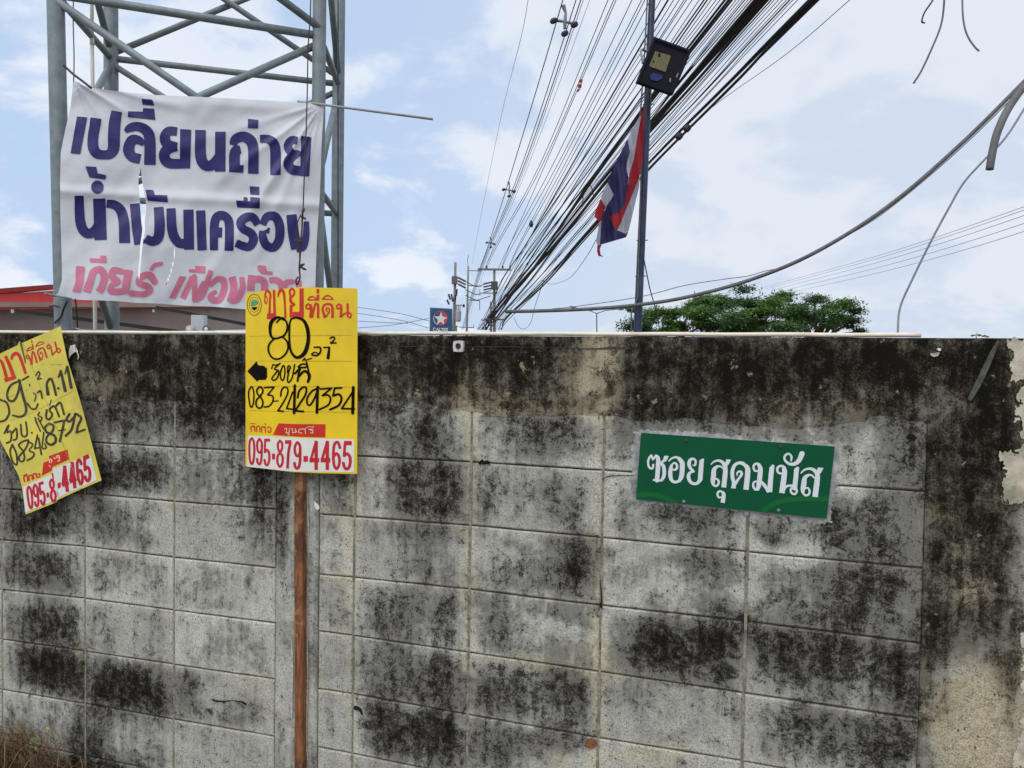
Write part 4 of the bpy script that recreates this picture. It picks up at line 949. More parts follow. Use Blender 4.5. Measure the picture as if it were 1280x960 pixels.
B4.s("942,532,56 895,528,62 866,572,66 888,622,62 940,640,54", 58, flat=True).s("940,632,54 892,662,72 868,705,76 898,755,76 975,768,74", 70).p("968,495 1048,505 1032,810 962,805")
B5.p("225,38 290,42 298,80 350,92 345,118 248,105").e(297, 163, 38, 40)
B5.s("187,215,54 193,360,60 215,425,60 252,442,58 290,415,60 315,360,60", 58, flat=True).s("308,232 316,480", 74, flat=True).s("352,262,48 400,270,54 438,305,60 456,380,64 460,498,66", 58, flat=True)
B5.s("520,262,58 533,400,60 550,506,66", 58, flat=True).s("585,470,50 625,488,56 660,468,60 670,400,64 664,283,58", 58, flat=True).p("585,178 632,180 640,210 715,212 720,255 598,245")
B5.s("738,290,56 745,420,60 772,485,58 812,502,56 850,475,56", 58, flat=True)
B6.s("75,298 78,538", 62, flat=True).s("148,303 157,542", 56, flat=True).s("228,542,48 228,420,52 240,350,54 275,332,54 308,352,54 320,400,54 318,545,54", 54, flat=True).p("250,405 278,405 276,465 235,465 240,442 252,440")
B6.s("492,388,46 462,345,50 420,345,54 388,375,54 402,412,50 450,440,52 465,480,54 440,520,50 400,515,50 360,498,46", 52, flat=True)
B6.p("360,243 405,245 405,222 430,225 430,247 445,247 445,222 503,227 503,292 367,285").p("442,158 500,162 500,210 445,207")
B6.s("520,390,40 545,342,50 595,340,54 622,400,56 618,480,54 585,525,52 540,510,52 520,460,50 524,422,36 562,425,34", 52, flat=True).s("692,328,62 705,440,66 722,535,64", 62, flat=True).s("722,532,46 762,520,46 780,450,42 782,368,32", 44, flat=True)
sheet('navy_lettering', M_navy, ban, B3.sh + B4.sh + B5.sh + B6.sh, PB, 0.8, 0.004, cut=tr_.sh, smooth=True)
K5, K6 = Ink(60, 200, 4.8), Ink(220, 200, 4.8)
K5.p("168,635 222,640 212,740 195,795 145,790 165,735").s("232,792,50 258,715,44 275,668,40 315,658,42 340,700,44 325,760,44 305,792,46", 42, flat=True).p("250,588 315,592 312,572 350,575 352,618 252,612")
K5.s("440,668,36 395,662,40 385,700,40 420,728,36 385,752,36 375,785,36 420,790,40 470,785,36", 38).s("485,660 462,800", 50, flat=True).s("640,730,40 612,692,42 565,698,40 545,738,38 600,760,40 612,785,38 575,805,36 500,800,36", 40).s("622,655,24 640,632,26 680,622,24", 26)
K5.p("790,695 830,700 778,800 768,832 725,828 745,790")
K6.s("40,830,36 80,745,34 100,700,34", 36, flat=True).s("110,700 112,835", 32).s("112,840 165,740", 30).s("118,845,32 165,800,34 210,662,32", 34, flat=True).p("78,655 115,655 115,635 178,637 175,680 78,672")
K6.s("212,748,26 245,716,32 285,722,38 288,780,40 258,838,38 215,835,40 205,815,30 235,792,24", 36).s("335,700,44 348,770,44 322,852,40", 42, flat=True).s("325,850,28 368,835,38 398,770,38 395,702,30", 36, flat=True)
K6.s("455,690 448,785", 46, flat=True).s("455,728,36 495,712,40 530,735,42 530,785,42", 38, flat=True).p("490,630 540,635 545,665 580,670 578,690 510,682 490,660").s("560,722,34 600,720,38 630,745,40 635,785,40", 36, flat=True).s("700,730,30 660,735,34 650,770,34", 30).s("735,722 738,785", 34, flat=True)
sheet('pink_lettering', M_pink, ban, K5.sh + K6.sh, PB, 0.8, 0.004, cut=tr_.sh, smooth=True)
mb = MB(); mb.tube([at(56, 366.5, 5.0), at(70, 370, 5.05), at(90, 373.5, 5.1)], .008, 7); mb.build('bottom_rod', M_steel, ban)
mb = MB(); mb.tube([Vector(p) for p in catmull([at(84, 376, 5.08), at(80, 385, 5.15), at(76, 396, 5.18), at(68, 404, 5.18)], 4)], .007, 6); mb.tube([at(62, 383, 5.17), at(68, 382, 5.15), at(74, 384, 5.15)], .006, 6); mb.tube([at(94, 374, 5.1), at(96, 388, 5.2), at(97, 412, 5.3)], .005, 6)
tag(mb.build('tie_rope', M_iron), 'black knotted rope ends below the lower left banner corner', 'rope')

# wire with twisted knots hanging down to the yellow sign
mb = MB(); wy = 2.28
W = [(389, -40), (388, 20), (385, 60), (384, 120), (382.5, 170), (380, 230), (378.5, 270)]
mb.tube([at(x, y, wy) for x, y in W], .0019, 6)
mb.tube([Vector(p) for p in catmull([at(x, y, wy) for x, y in ((378, 262), (377.5, 285), (376, 300), (375, 322), (374, 335), (375, 345), (373.5, 352), (371, 356), (370, 350), (373, 346))], 4)], .0026, 6)
mb.tube([Vector(p) for p in catmull([at(x, y, wy - .006) for x, y in ((376, 268), (371, 282), (371, 300), (374, 312), (375, 338))], 4)], .0017, 6)
o = mb.build('wire', simple('brown_wire', (.06, .035, .028), .8, .3, 60), smooth=True)
for x, y, l, a in ((379, 272, 8, .5), (379.5, 263, 6, -1.3), (371.5, 301, 7, 0.1), (376, 302, 5, -.2), (377, 334, 7, .7), (380, 336, 6, .4), (378, 331, 6, -.3)):
    p0 = at(x - l * math.cos(a) / 2, y - l * math.sin(a) / 2, wy - .004); p1 = at(x + l * math.cos(a) / 2, y + l * math.sin(a) / 2, wy - .004)
    mb = MB(); mb.tube([p0, p0.lerp(p1, .4), p1], [.0018, .0042, .0024], 6); mb.build('tie', M_iron, o)
tag(o, 'rusty twisted wire with knotted dark ties hanging onto the upright yellow sign', 'wire')

# ------------------------------------------------------------------ petrol station canopy and shed behind the tower
shed = thing('station_canopy', 'long red-fronted station canopy with brown-grey underside behind the tower', 'canopy', at(150, 420, 34).xy.to_3d())
def quadbox(mb, a, b, th):            # a,b: lists of two points (top pair / bottom pair), th: depth vector
    vs = [a[0], a[1], b[1], b[0]]; vs += [v + th for v in vs]
    mb.add(vs, [(0, 3, 2, 1), (4, 5, 6, 7), (0, 1, 5, 4), (1, 2, 6, 5), (2, 3, 7, 6), (3, 0, 4, 7)])
dep = Vector((0, .35, 0))
mb = MB(); quadbox(mb, [at(-120, 376, 27), at(330, 345, 42)], [at(-120, 388, 27), at(330, 383, 42)], dep); mb.build('fascia', M_canred, shed)
mb = MB(); quadbox(mb, [at(-120, 370, 26.9), at(64, 355.5, 31.5)], [at(-120, 377, 26.9), at(64, 361, 31.5)], dep); mb.build('fascia_trim', M_canred2, shed)
mb = MB(); quadbox(mb, [at(-120, 386, 28), at(345, 381.5, 43)], [at(-120, 470, 28), at(345, 460, 43)], Vector((0, .4, 0))); mb.build('cladding', M_soff, shed)
mb = MB(); quadbox(mb, [at(-100, 384, 27.3), at(330, 383.5, 42)], [at(-100, 392, 30), at(330, 391, 46)], Vector((0, 0, .2))); mb.build('soffit', M_soff, shed)
for a, b, w in (((20, 385.5, 26.6), (235, 414, 33), 4), ((195, 382, 34), (310, 404, 37), 4)):
    p, q = at(*a), at(*b); mb = MB(); mb.add([p, q, q + Vector((0, 0, -.16)), p + Vector((0, 0, -.14)), p + dep, q + dep, q + dep + Vector((0, 0, -.16)), p + dep + Vector((0, 0, -.14))], [(0, 3, 2, 1), (4, 5, 6, 7), (0, 1, 5, 4), (1, 2, 6, 5), (2, 3, 7, 6), (3, 0, 4, 7)])
    mb.build('beam', M_beam, shed)
for x in (47, 77, 192):
    mb = MB(); p = at(x / 3 if x == 47 else x, 387, 26.4 if x < 90 else 33); mb.tube([p, p - Vector((0, 0, .12))], .05, 8); mb.build('downlight', M_panel, shed)
t = thing('canopy_column', 'pale canopy column with two round lamps low between tower and yellow sign', 'column', at(249, 415, 25).xy.to_3d())
mb = MB(); p = at(249, 400, 25); mb.box((p.x, p.y, (at(249, 394, 25).z) / 2), .42, .3, at(249, 394, 25).z); mb.build('shaft', M_panel, t)
for x, m_ in ((236.5, M_panel), (257.5, M_cabg)):
    mb = MB(); p = at(x, 411, 24.6); mb.tube([p, p + Vector((0, .15, 0))], .12, 14); l = mb.build('lamp', m_, t)
    mb = MB(); mb.tube([p - Vector((0, .01, 0)), p + Vector((0, .02, 0))], .06, 10); mb.build('lens', M_swhite, l)
mb = MB(); quadbox(mb, [at(268, 413, 24), at(318, 411.5, 24)], [at(262, 424, 24), at(318, 424, 24)], Vector((0, 2, 0)))
tag(mb.build('pale_roof', simple('white_roof_sheet', (.7, .73, .75), .5, .04, 1)), 'low white roof edge beside the canopy column, just above the wall', 'roof')
mb = MB(); quadbox(mb, [at(175, 413.5, 24), at(233, 413.8, 24)], [at(175, 424, 24), at(233, 424, 24)], Vector((0, .3, 0)))
tag(mb.build('kerb_board', M_canred), 'low red board under the canopy just above the wall', 'board')
mb = MB(); mb.tube([at(80, 411.5, 3.2), at(95, 411, 3.3), at(112, 415.5, 3.1)], .005, 6); mb.tube([at(82, 413.5, 3.2), at(100, 414, 3.3), at(118, 416.5, 3.1)], .004, 6)
tag(mb.build('loose_cable', M_cabl), 'loose pale cable lying over the wall top beside the left tower leg', 'cable')

# ------------------------------------------------------------------ blue square sign far away
bs = thing('pylon_sign', 'square blue sign with a red and white star emblem rising above the wall', 'sign', at(552, 440, 40).xy.to_3d())
def PF(Y): return lambda px, py, off=0.0: at(px, py, Y - off * 1.0)
SY = 40
mb = MB(); a, b, c, d = at(537.3, 384.2, SY), at(565.6, 385.8, SY), at(565.6, 417.5, SY), at(536.8, 417.5, SY)
vs = [a, b, c, d] + [v + Vector((-.05, .5, 0)) for v in (a, b, c, d)]
mb.add(vs, [(0, 3, 2, 1), (4, 5, 6, 7), (0, 1, 5, 4), (1, 2, 6, 5), (2, 3, 7, 6), (3, 0, 4, 7)]); mb.build('cabinet', simple('grey_blue_frame', (.12, .2, .26), .4, .1, 2), bs)
q = Ink(530, 310, 8.347)
sheet('face', M_blue, bs, Ink(530, 310, 8.347).p("72,630 290,640 290,880 68,880").sh, PF(SY), 2, .03)
sheet('disc', M_sred, bs, ring(Ink(530, 310, 8.347), 174, 732, 70, 72, 8).p("172,658 205,668 235,690 247,735 235,775 205,802 172,806 150,798 172,770 200,765 190,735 215,715 180,710 165,715").sh, PF(SY), .3, .05)
sheet('star', M_swhite, bs, Ink(530, 310, 8.347).p("178,665 190,712 245,728 205,750 212,798 172,768 136,800 145,750 110,715 160,712").s("108,700,5 100,735,6 110,775,6 140,800,5", 5).sh, PF(SY), .3, .07)
ct = Ink(530, 310, 8.347).s("118,838 104,834 97,850 104,864 118,862", 7).s("128,866 140,836 152,866", 7, smooth=False).s("132,857 148,857", 5).s("160,836 160,863 176,863", 7, smooth=False).s("178,839 202,839", 7).s("190,838 190,866", 7).s("222,839 207,839 207,863 222,863", 6, smooth=False).s("207,851 220,851", 6).s("228,836 248,866", 7).s("248,836 228,866", 7)
sheet('lettering', M_swhite, bs, ct.sh, PF(SY), .3, .07)
mb = MB(); p = at(552, 417, SY + .25); mb.box((p.x, p.y, p.z / 2), .2, .2, p.z); mb.build('post', M_conc, bs)

# ------------------------------------------------------------------ utility poles
def up(px, y): return (px, y)
K = 8.347
def Q(x, y, Y): return at(530 + x / K, 310 + y / K, Y)
def pole(x0, x1, ytop, Y, r0, r1, par, name='pole', mat=None):
    top = Q(x0, ytop, Y); base = Q(x1, 900, Y); d_ = (base - top); foot = top + d_ * (top.z / max(1e-3, (top.z - base.z)))
    mb = MB(); mb.tube([foot, top], [r0, r1], 8); return mb.build(name, mat or M_conc, par, True)
def arm(x0, y0, x1, y1, Y, r, par, name='crossarm', mat=None):
    mb = MB(); a, b = Q(x0, y0, Y), Q(x1, y1, Y); dr = (b - a).normalized(); L = (b - a).length
    up_ = Vector((0, 0, 1)); sd_ = dr.cross(up_).normalized(); R = Matrix((dr, sd_, dr.cross(sd_) * -1)).transposed()
    mb.box((a + b) / 2, L, r * 2, r * 2, R); return mb.build(name, mat or M_conc, par)
def insul(x, y, Y, par, h=.28):
    mb = MB(); p = Q(x, y, Y); z = Vector((0, 0, 1)); mb.tube([p - z * h * .4, p - z * h * .2, p, p + z * h * .2, p + z * h * .5], [.04, .10, .07, .10, .04], 8); mb.build('insulator', M_iron, par)
def strainer(x0, y0, x1, y1, Y, par):
    mb = MB(); a, b = Q(x0, y0, Y), Q(x1, y1, Y); ps = [a.lerp(b, i / 12) for i in range(13)]
    mb.tube(ps, [.10 if i % 2 else .05 for i in range(13)], 7); mb.build('strain_insulator', M_iron, par)
YP = 70.0
p1 = thing('utility_pole', 'concrete utility pole with a long top crossarm where the cable bundle converges', 'utility pole', at(617, 440, YP).xy.to_3d(), 'utility poles along the road')
pole(734, 734, 212, YP, .15, .11, p1); pole(698, 700, 562, YP, .12, .10, p1, 'support_post')
arm(560, 222, 908, 226, YP - .2, .09, p1); arm(612, 470, 765, 472, YP - .2, .05, p1); arm(595, 752, 842, 746, YP - .2, .06, p1); arm(625, 740, 780, 742, YP - .4, .06, p1)
for x in (652, 820, 898): insul(x, 200, YP - .2, p1, .34)
mb = MB(); mb.box(Q(735, 392, YP - .3), .62, .4, .75); mb.build('switch_box', simple('dark_grey_box', (.07, .065, .06), .6, .1), p1)
for y in (358, 390, 420): strainer(620, y + 18, 700, y, YP - .3, p1)
p0 = thing('utility_pole', 'utility pole carrying a transformer just right of the blue sign', 'utility pole', at(568, 440, 60).xy.to_3d(), 'utility poles along the road')
pole(328, 312, 150, 60, .15, .10, p0)
mb = MB(); mb.box(Q(320, 336, 59.8), .46, .35, .62); mb.build('switch_box', simple('grey_box', (.12, .115, .105), .6, .1), p0)
for y in (308, 342, 376): strainer(355, y, 435, y + 42, 59.8, p0)
for a in ((255, 480, 275, 540), (240, 540, 262, 590), (285, 480, 300, 560), (345, 430, 335, 500), (330, 490, 325, 545)): strainer(*a, 59.7, p0)
mb = MB(); mb.tube([Q(359, 655, 59.6), Q(359, 662, 59.6), Q(357, 755, 59.6), Q(357, 768, 59.6)], [.20, .23, .22, .17], 14); mb.build('transformer', simple('light_grey_tank', (.36, .38, .39), .5, .1), p0)
mb = MB()
for x in (340, 358, 376): mb.tube([Q(x, 655, 59.6), Q(x, 590, 59.6)], [.05, .03], 6)
mb.build('bushing', M_cabl, p0)
arm(325, 600, 420, 598, 59.8, .04, p0); insul(415, 605, 59.7, p0, .3)
p2 = thing('utility_pole', 'slim tall utility pole with a lightning rod between the two other poles', 'utility pole', at(585, 440, 85).xy.to_3d(), 'utility poles along the road')
pole(462, 445, 190, 85, .14, .10, p2); mb = MB(); mb.tube([Q(460, 195, 85), Q(455, 130, 85), Q(463, 70, 85)], .03, 5); mb.build('lightning_rod', M_iron, p2)
arm(468, 235, 600, 240, 85, .04, p2, mat=M_cabg); arm(460, 393, 600, 398, 85, .05, p2, mat=M_cabg); arm(465, 540, 582, 550, 85, .05, p2, mat=M_cabg); arm(370, 825, 520, 830, 85, .05, p2, mat=M_cabg)
arm(582, 430, 584, 498, 85, .04, p2, 'drop_bar', M_cabg); arm(580, 550, 582, 645, 85, .04, p2, 'drop_bar', M_cabg); arm(518, 800, 520, 830, 85, .03, p2, 'drop_bar', M_cabg)
far = thing('utility_pole', 'far utility pole with a small crossarm showing just above the tree crowns', 'utility pole', at(868, 440, 90).xy.to_3d(), 'utility poles along the road')
mb = MB(); a = at(868.3, 364, 90); b = at(867.5, 384, 90); f_ = a + (b - a) * (a.z / (a.z - b.z)); mb.tube([f_, a], [.16, .06], 7); mb.build('pole', M_conc, far)
mb = MB(); mb.tube([at(859, 380, 89.8), at(878, 380.5, 89.8)], .07, 6); mb.build('crossarm', M_conc, far)
for x in (860.5, 865, 872, 877):
    mb = MB(); mb.tube([at(x, 380, 89.7), at(x, 376.5, 89.7)], [.09, .05], 6); mb.build('insulator', M_iron, far)
# short post by the transformer and drop lines
mb = MB(); mb.tube([at(570.5, 470, 50), at(570.5, 407, 50)], .05, 6); mb.tube([at(570.5, 408, 50), at(573, 408, 50)], .03, 5)
tag(mb.build('marker_post', M_conc), 'thin short post standing between the blue sign and the slim pole', 'post')
# street lamp
sl_ = thing('street_lamp', 'far double-armed street lamp standing above the wall left of the leaning post', 'street lamp', at(746, 440, 80).xy.to_3d())
mb = MB(); a = at(745.8, 391, 80); b = at(746, 416, 80); f_ = a + (b - a) * (a.z / (a.z - b.z)); mb.tube([f_, a], [.09, .06], 7); mb.build('pole', M_cabg, sl_)
for pts in (((745.8, 392), (738, 388.5), (727, 386.3), (719, 384.5)), ((745.8, 392), (757, 388), (768, 386.8), (774, 386.5))):
    mb = MB(); mb.tube([at(x, y, 80) for x, y in pts], .045, 6); m_ = mb.build('arm', M_cabg, sl_)
for a, b in (((712, 383), (721, 385.3)), ((773, 386.8), (780, 386))):
    mb = MB(); p, q_ = at(*a, 80), at(*b, 80); mb.tube([p, p.lerp(q_, .5), q_], [.07, .13, .08], 8); mb.build('lamp_head', M_cabg, sl_)

# ------------------------------------------------------------------ overhead wires
def wire(pts, wpx, mat, label, name='overhead_wire', group='overhead wires over the road', sub=5, n=6, cat='wire', grow=0.0):
    """pts: (px,py,depth); wpx: width in picture pixels at the near end"""
    q = catmull([(x, y, 1.0 / Y) for x, y, Y in pts], sub)
    P3 = [at(x, y, 1 / i) for x, y, i in q]
    k = min(range(len(q)), key=lambda i: 1 / q[i][2]); r = wpx / F / q[k][2] / 2 * 0.92
    rr_ = [r * (max(1.0, (1 / i[2]) * q[k][2])) ** grow for i in q]
    mb = MB(); mb.tube(P3, rr_, n)
    return tag(mb.build(name, mat, smooth=True), label, cat, group)
HZ = 454.0
def dY(y, c): return c / (HZ - y)
rw = random.Random(11)
C1 = 4086.0
cw = [(835,2.6),(842,1),(849,1.2),(855,1.4),(858,1),(865,.9),(874,1.1),(880,2.2),(884,2.2),(889,1.1),(895,1.2),(900,1),(906,3.4),(911,3.8),(915,3),(920,1.2),(924,1),(928,1.2),(931,1.6),(935,1.4),(939,1.8),(944,5),(949,6),(954,6),(959,4.5),(964,2),(968,1.2),(973,1.3),(978,1),(983,1.3),(987,2.2),(991,1.1),(997,1),(1011,3.2),(1015,4.2),(1019,4.6),(1023,3)]
for xt, w in cw:
    t_ = xt
    x200 = 718 + (xt - 835) * .52 if xt < 950 else 778 + (xt - 950) * .62
    x300 = np.interp(xt, [835, 950, 1018], [657, 698, 728]); x350 = np.interp(xt, [835, 950, 1018], [628, 656, 682]); x396 = np.interp(xt, [835, 950, 1018], [607, 618, 636])
    j = lambda s: rw.uniform(-s, s)
    slope = (xt - x200) / 200.0
    pts = [(xt + slope * 420 * 1.02, -420), (xt, 0), (xt * .5 + x200 * .5 + j(3), 100), (x200 + j(3.5), 200), (x300 + j(4.5), 300), (x350 + j(5), 350), (x396 + j(4), 396), (x396 - 10 + j(3), 412)]
    pts = [(x, y, dY(y, C1)) for x, y in pts]
    thin = w < 1.6
    wire(pts, max(w * 1.2, 1.6) if thin else w * 1.35, M_cab, 'thin black overhead wire in the fan running down to the crossarm pole' if thin else ('black cable in the lowest outer bundle of the overhead fan' if xt > 1000 else 'black cable in the heavy middle band of the overhead fan' if xt > 940 else 'thick black cable in the upper part of the overhead fan'),
         'overhead_wire' if thin else 'overhead_cable', 'thin wires of the road bundle' if thin else 'thick cables of the road bundle', grow=0.5)
for xt, x2, xe, ye in ((760,677.5,608,331),(767,681,609,333),(770,684,628,331),(802,700,628,333),(806,704,637,331),(813,709,637,333),(790,694,622,338),(826,713,640,345)):
    pts = [(xt + (xt - x2) * 2.1, -420), (xt, 0), (x2, 200), (x2 + (xe - x2) * .78, 200 + (ye - 200) * .76), (xe, ye)]
    wire([(x, y, dY(y, 454 * 18.5)) for x, y in pts], 1.6, M_cab, 'thin overhead wire ending at the insulators of the top crossarm', 'overhead_wire', 'wires to the top crossarm', grow=0.5)
for xt, x2, o, w in ((703.5, 644, 0, 2.2), (720, 654.6, 1, 2.0), (726, 657.7, 2, 2.2), (729, 660, 3, 1.2), (737, 663, 5, .9)):
    pts = [(xt + (xt - x2) * 2.0, -420), (xt, 0), (x2, 200), (611.5 + o * 1.6, 303), (596.5 + o * 1.3, 345), (577 + o, 412)]
    wire([(x, y, dY(y, 454 * 12)) for x, y in pts], w, M_cab, ['leftmost','second from left','middle','fourth from left','rightmost and thinnest'][(0,1,2,3,5).index(o) if o != 5 else 4] + ' of the five power lines held by star-shaped spacers', 'power_line', 'power lines held by spacers', grow=0.45)
wire([(1062 + 60, -52, 8), (1062, 0, 9), (985, 66, 10.5), (885, 138, 13), (815, 206, 16.5)], 1.3, M_cabg, 'single grey wire joining the bundle from the upper right', group=None)
wire([(668, -60, 10), (655, 30, 11), (630, 130, 15), (605, 250, 20), (590, 330, 34)], .8, M_cabl, 'very faint pale line left of the power lines', group=None)
wire([(745, 300, 27), (735, 318, 30), (716, 344, 38), (700, 353, 44), (688, 355, 48), (676, 350, 50)], 1.0, M_cabl, 'slack pale wire drooping below the lowest cables near the flag', group=None)
wire([(642, 396, 60), (648, 408, 60), (656, 411, 60), (664, 402, 60), (668, 385, 55), (680, 350, 50)], .8, M_cabl, 'small slack loop of wire right of the crossarm pole', group=None)
wire([(728, 258, 22), (730, 240, 21), (738, 232, 20), (742, 245, 21)], 1.4, M_cab, 'short black wire tie strapped across the cable bundle', group=None)
for y0, y1 in ((347, 365), (357, 370), (364, 372)):
    wire([(582, y0 + 5, 75), (595, y0 + 11, 74), (605, y0 + 8.5, 72), (613, y0 + 6, 70)], 1.2, M_cab, 'sagging line between the transformer pole and the crossarm pole', group='lines between the poles')
for a, b in (((447, 376), (536, 401)), ((447, 383), (536, 410)), ((447, 398), (510, 404)), ((536, 398), (447, 410))):
    wire([(a[0] - 60 if a[0] < 500 else a[0], a[1], 45), ((a[0] + b[0]) / 2, (a[1] + b[1]) / 2 + 2, 45), (b[0], b[1], 45)], .8, M_cabl, 'thin pale wire in the distance between yellow sign and blue sign', group='distant wires left of the blue sign')
for x, y in ((852, 167), (862, 157), (772, 252)):
    mb = MB(); p = at(x, y, dY(y, C1) - .15); q_ = at(x - 6, y + 7, dY(y, C1) - .15); w_ = 4.2 / F * dY(y, C1) ; mb.tube([p, p.lerp(q_, .2), p.lerp(q_, .8), q_], [w_ * .5, w_, w_, w_ * .5], 8)
    tag(mb.build('cable_clamp', M_iron), {852: 'lower of two dark clamps round the lowest cable bundle right of the post', 862: 'upper of two dark clamps round the lowest cable bundle right of the post', 772: 'dark clamp on the lowest cable bundle beside the flag'}[x], 'clamp', 'clamps on the cable bundle')
# spacers: a hub with three grips and a hanger
def spacer(cx, cy, s, Y, lab):
    t = thing('cable_spacer', lab, 'cable spacer', at(cx, cy, Y), 'star-shaped cable spacers')
    m_ = simple('grey_spacer', (.20, .22, .22), .5, .2, 20)
    mb = MB(); mb.tube([at(cx - 2 * s, cy - 21 * s, Y), at(cx + 1 * s, cy - 12 * s, Y), at(cx, cy, Y), at(cx, cy + 8 * s, Y)], [s * Y / F * q for q in (3, 1.6, 2.4, 2)], 7); mb.build('hanger', m_, t)
    mb = MB(); mb.tube([at(cx - 14 * s, cy - 3 * s, Y), at(cx, cy - 1 * s, Y), at(cx + 13 * s, cy + 2 * s, Y)], [s * Y / F * q for q in (2.2, 1.5, 2.2)], 7); mb.build('bar', m_, t)
    for dx_, dy_ in ((-14, -2), (12, 3), (0, 14)):
        mb = MB(); a = at(cx + (dx_ - 4) * s, cy + (dy_ + 2) * s, Y - .02); b = at(cx + (dx_ + 4) * s, cy + (dy_ - 2) * s, Y - .02)
        mb.tube([a, a.lerp(b, .3), a.lerp(b, .7), b], [s * Y / F * q for q in (2.0, 3.6, 3.6, 2.2)], 8); mb.build('grip', M_iron, t)
spacer(706, 28, 1.0, dY(28, 454 * 12) - .1, 'nearest star-shaped cable spacer on the power lines near the top edge')
spacer(636.5, 238, .50, dY(238, 454 * 12) - .1, 'middle cable spacer on the power lines, halfway down to the poles')
spacer(613.5, 304, .36, dY(304, 454 * 12) - .1, 'farthest cable spacer on the power lines, just above the crossarm pole')
# pink ribbon on a wire
o = sheet('ribbon', simple('pale_red_ribbon', (.62, .30, .26), .7, .1), None, Ink(640, 0, 4.8).p("420,460 425,475 415,530 395,556 390,545 398,500").sh, lambda x, y, o: at(x, y, 17 + .1 * math.sin(y)), .5, 0)
tag(o, 'faded pinkish ribbon caught on a thin overhead wire', 'ribbon')
mb = MB(); p = at(664, 280, 25); mb.tube([p + Vector((0, 0, .12)), p, p - Vector((0, 0, .10))], [.03, .08, .05], 6)
tag(mb.build('wire_clamp', M_iron), 'small dark clamp on a thin wire above the poles', 'clamp')

# ------------------------------------------------------------------ right-hand cables
def cable(pts, wpx, mat, label, name='cable'): return wire(pts, wpx, mat, label, name, None, 8, 8, 'cable')
cable([(1420, -40, 5.2), (1290, 92, 5.2), (1200, 181, 5.3), (1110, 258, 5.4), (1020, 315, 5.5), (940, 349, 5.7), (860, 371, 5.8), (798, 381, 5.9), (740, 386, 6.0), (680, 388.5, 6.0), (632, 389.5, 6.1)], 5.6, M_cabg, 'thick twisted grey cable sagging from the upper right past the leaning post', 'twisted_cable')
cable([(1400, -20, 5.25), (1290, 97, 5.25), (1200, 186, 5.35), (1110, 262, 5.45), (1050, 300, 5.5)], 1.6, M_cabl, 'thin pale wire following the thick sagging cable')
cable([(1420, 20, 1.9), (1350, 60, 1.8), (1290, 100, 1.75), (1264, 130, 1.72), (1248, 162, 1.7), (1241, 188, 1.7), (1237, 212, 1.7)], 10, M_cabg, 'near thick grey cable end hanging at the right edge', 'cable_end')
cable([(1310, 85, 2.6), (1262, 165, 2.5), (1232, 198, 2.5), (1205, 228, 2.5), (1185, 262, 2.5), (1163, 303, 2.5), (1140, 350, 2.5), (1125, 385, 2.5), (1122, 419, 2.45)], 2.8, M_cabl, 'long thin pale cable drooping down to the wall top at the right')
cable([(1182, -40, 2), (1180, 5, 2), (1176, 32, 2), (1165, 60, 2), (1152, 88, 2), (1142, 104, 2)], 2.6, M_cabg, 'longer of two grey wire ends hanging from the top edge', 'wire_end')
cable([(1182, -30, 2), (1166, 0, 2), (1156, 15, 2), (1152.5, 25, 2), (1153, 28, 2), (1156, 28.5, 2)], 2.2, M_cab, 'short dark hooked wire end hanging from the top edge', 'wire_end')
cable([(1204, -40, 2), (1203, 5, 2), (1205, 30, 2), (1210, 46, 2), (1218, 58, 2), (1224, 64, 2)], 2.4, M_cabl, 'pale curved wire end hanging from the top edge furthest right', 'wire_end')
for ax, ay, by in ((952, 360, 255), (958, 361, 259), (964, 363, 266), (972, 365, 276), (978, 368, 286)):
    wire([(ax, ay, 70), ((ax + 1290) / 2, (ay + by) / 2 + 5, 32), (1290, by, 20), (1500, by - 75, 15)], 1.1, M_cabg, 'thin line rising to the right from behind the trees', group='thin lines above the trees')
wire([(690, 386, 12), (720, 383, 12), (800, 371, 12), (855, 357, 12), (905, 349, 12), (935, 345, 12), (960, 338, 12), (985, 334, 12)], 1.1, M_cabl, 'thin slack wire above the sagging cable beside the leaning post', group=None)

# ------------------------------------------------------------------ leaning post with floodlight and flag
post = thing('steel_post', 'dark blue steel post leaning right behind the wall, carrying floodlight and flag', 'post', at(794, 640, 6.0).xy.to_3d())
PA, PBo = at(815, 0, 6.0), at(797, 412, 6.0); dn = PBo - PA; foot = PA + dn * (PA.z / (PA.z - PBo.z))
mb = MB(); mb.tube([foot, PBo, PA, PA - dn * .25], [.034, .033, .027, .026], 12); mb.build('shaft', M_post, post, True)
mb = MB(); mb.tube([PA - dn * .1 + Vector((-.035, 0, 0)), at(806, 60, 5.97), at(800, 150, 5.97), at(803, 160, 5.96), at(797, 372, 5.96), at(789, 392, 5.97), at(790, 425, 5.97)], .006, 6)
mb.build('cable', M_cabg, post)
for y in (130, 300, 345, 395):
    t_ = y / 412.0; p = PA.lerp(PBo, t_); mb = MB(); mb.tube([p + Vector((-.04, -.01, 0)), p + Vector((.05, -.01, .004))], .004, 5); mb.build('tie', M_iron, post)
mb = MB(); mb.tube([at(811, 100, 5.93), at(812, 125, 5.92), at(811, 150, 5.95)], [.004, .011, .004], 6); mb.build('turnbuckle', M_iron, post)
mb = MB(); mb.tube([at(805, 325, 5.97), at(812, 360, 6.3), at(821, 392, 6.9), at(824, 410, 7.2)], .005, 5)
tag(mb.build('guy_wire', M_iron), 'thin guy wire slanting down right of the leaning post', 'wire')
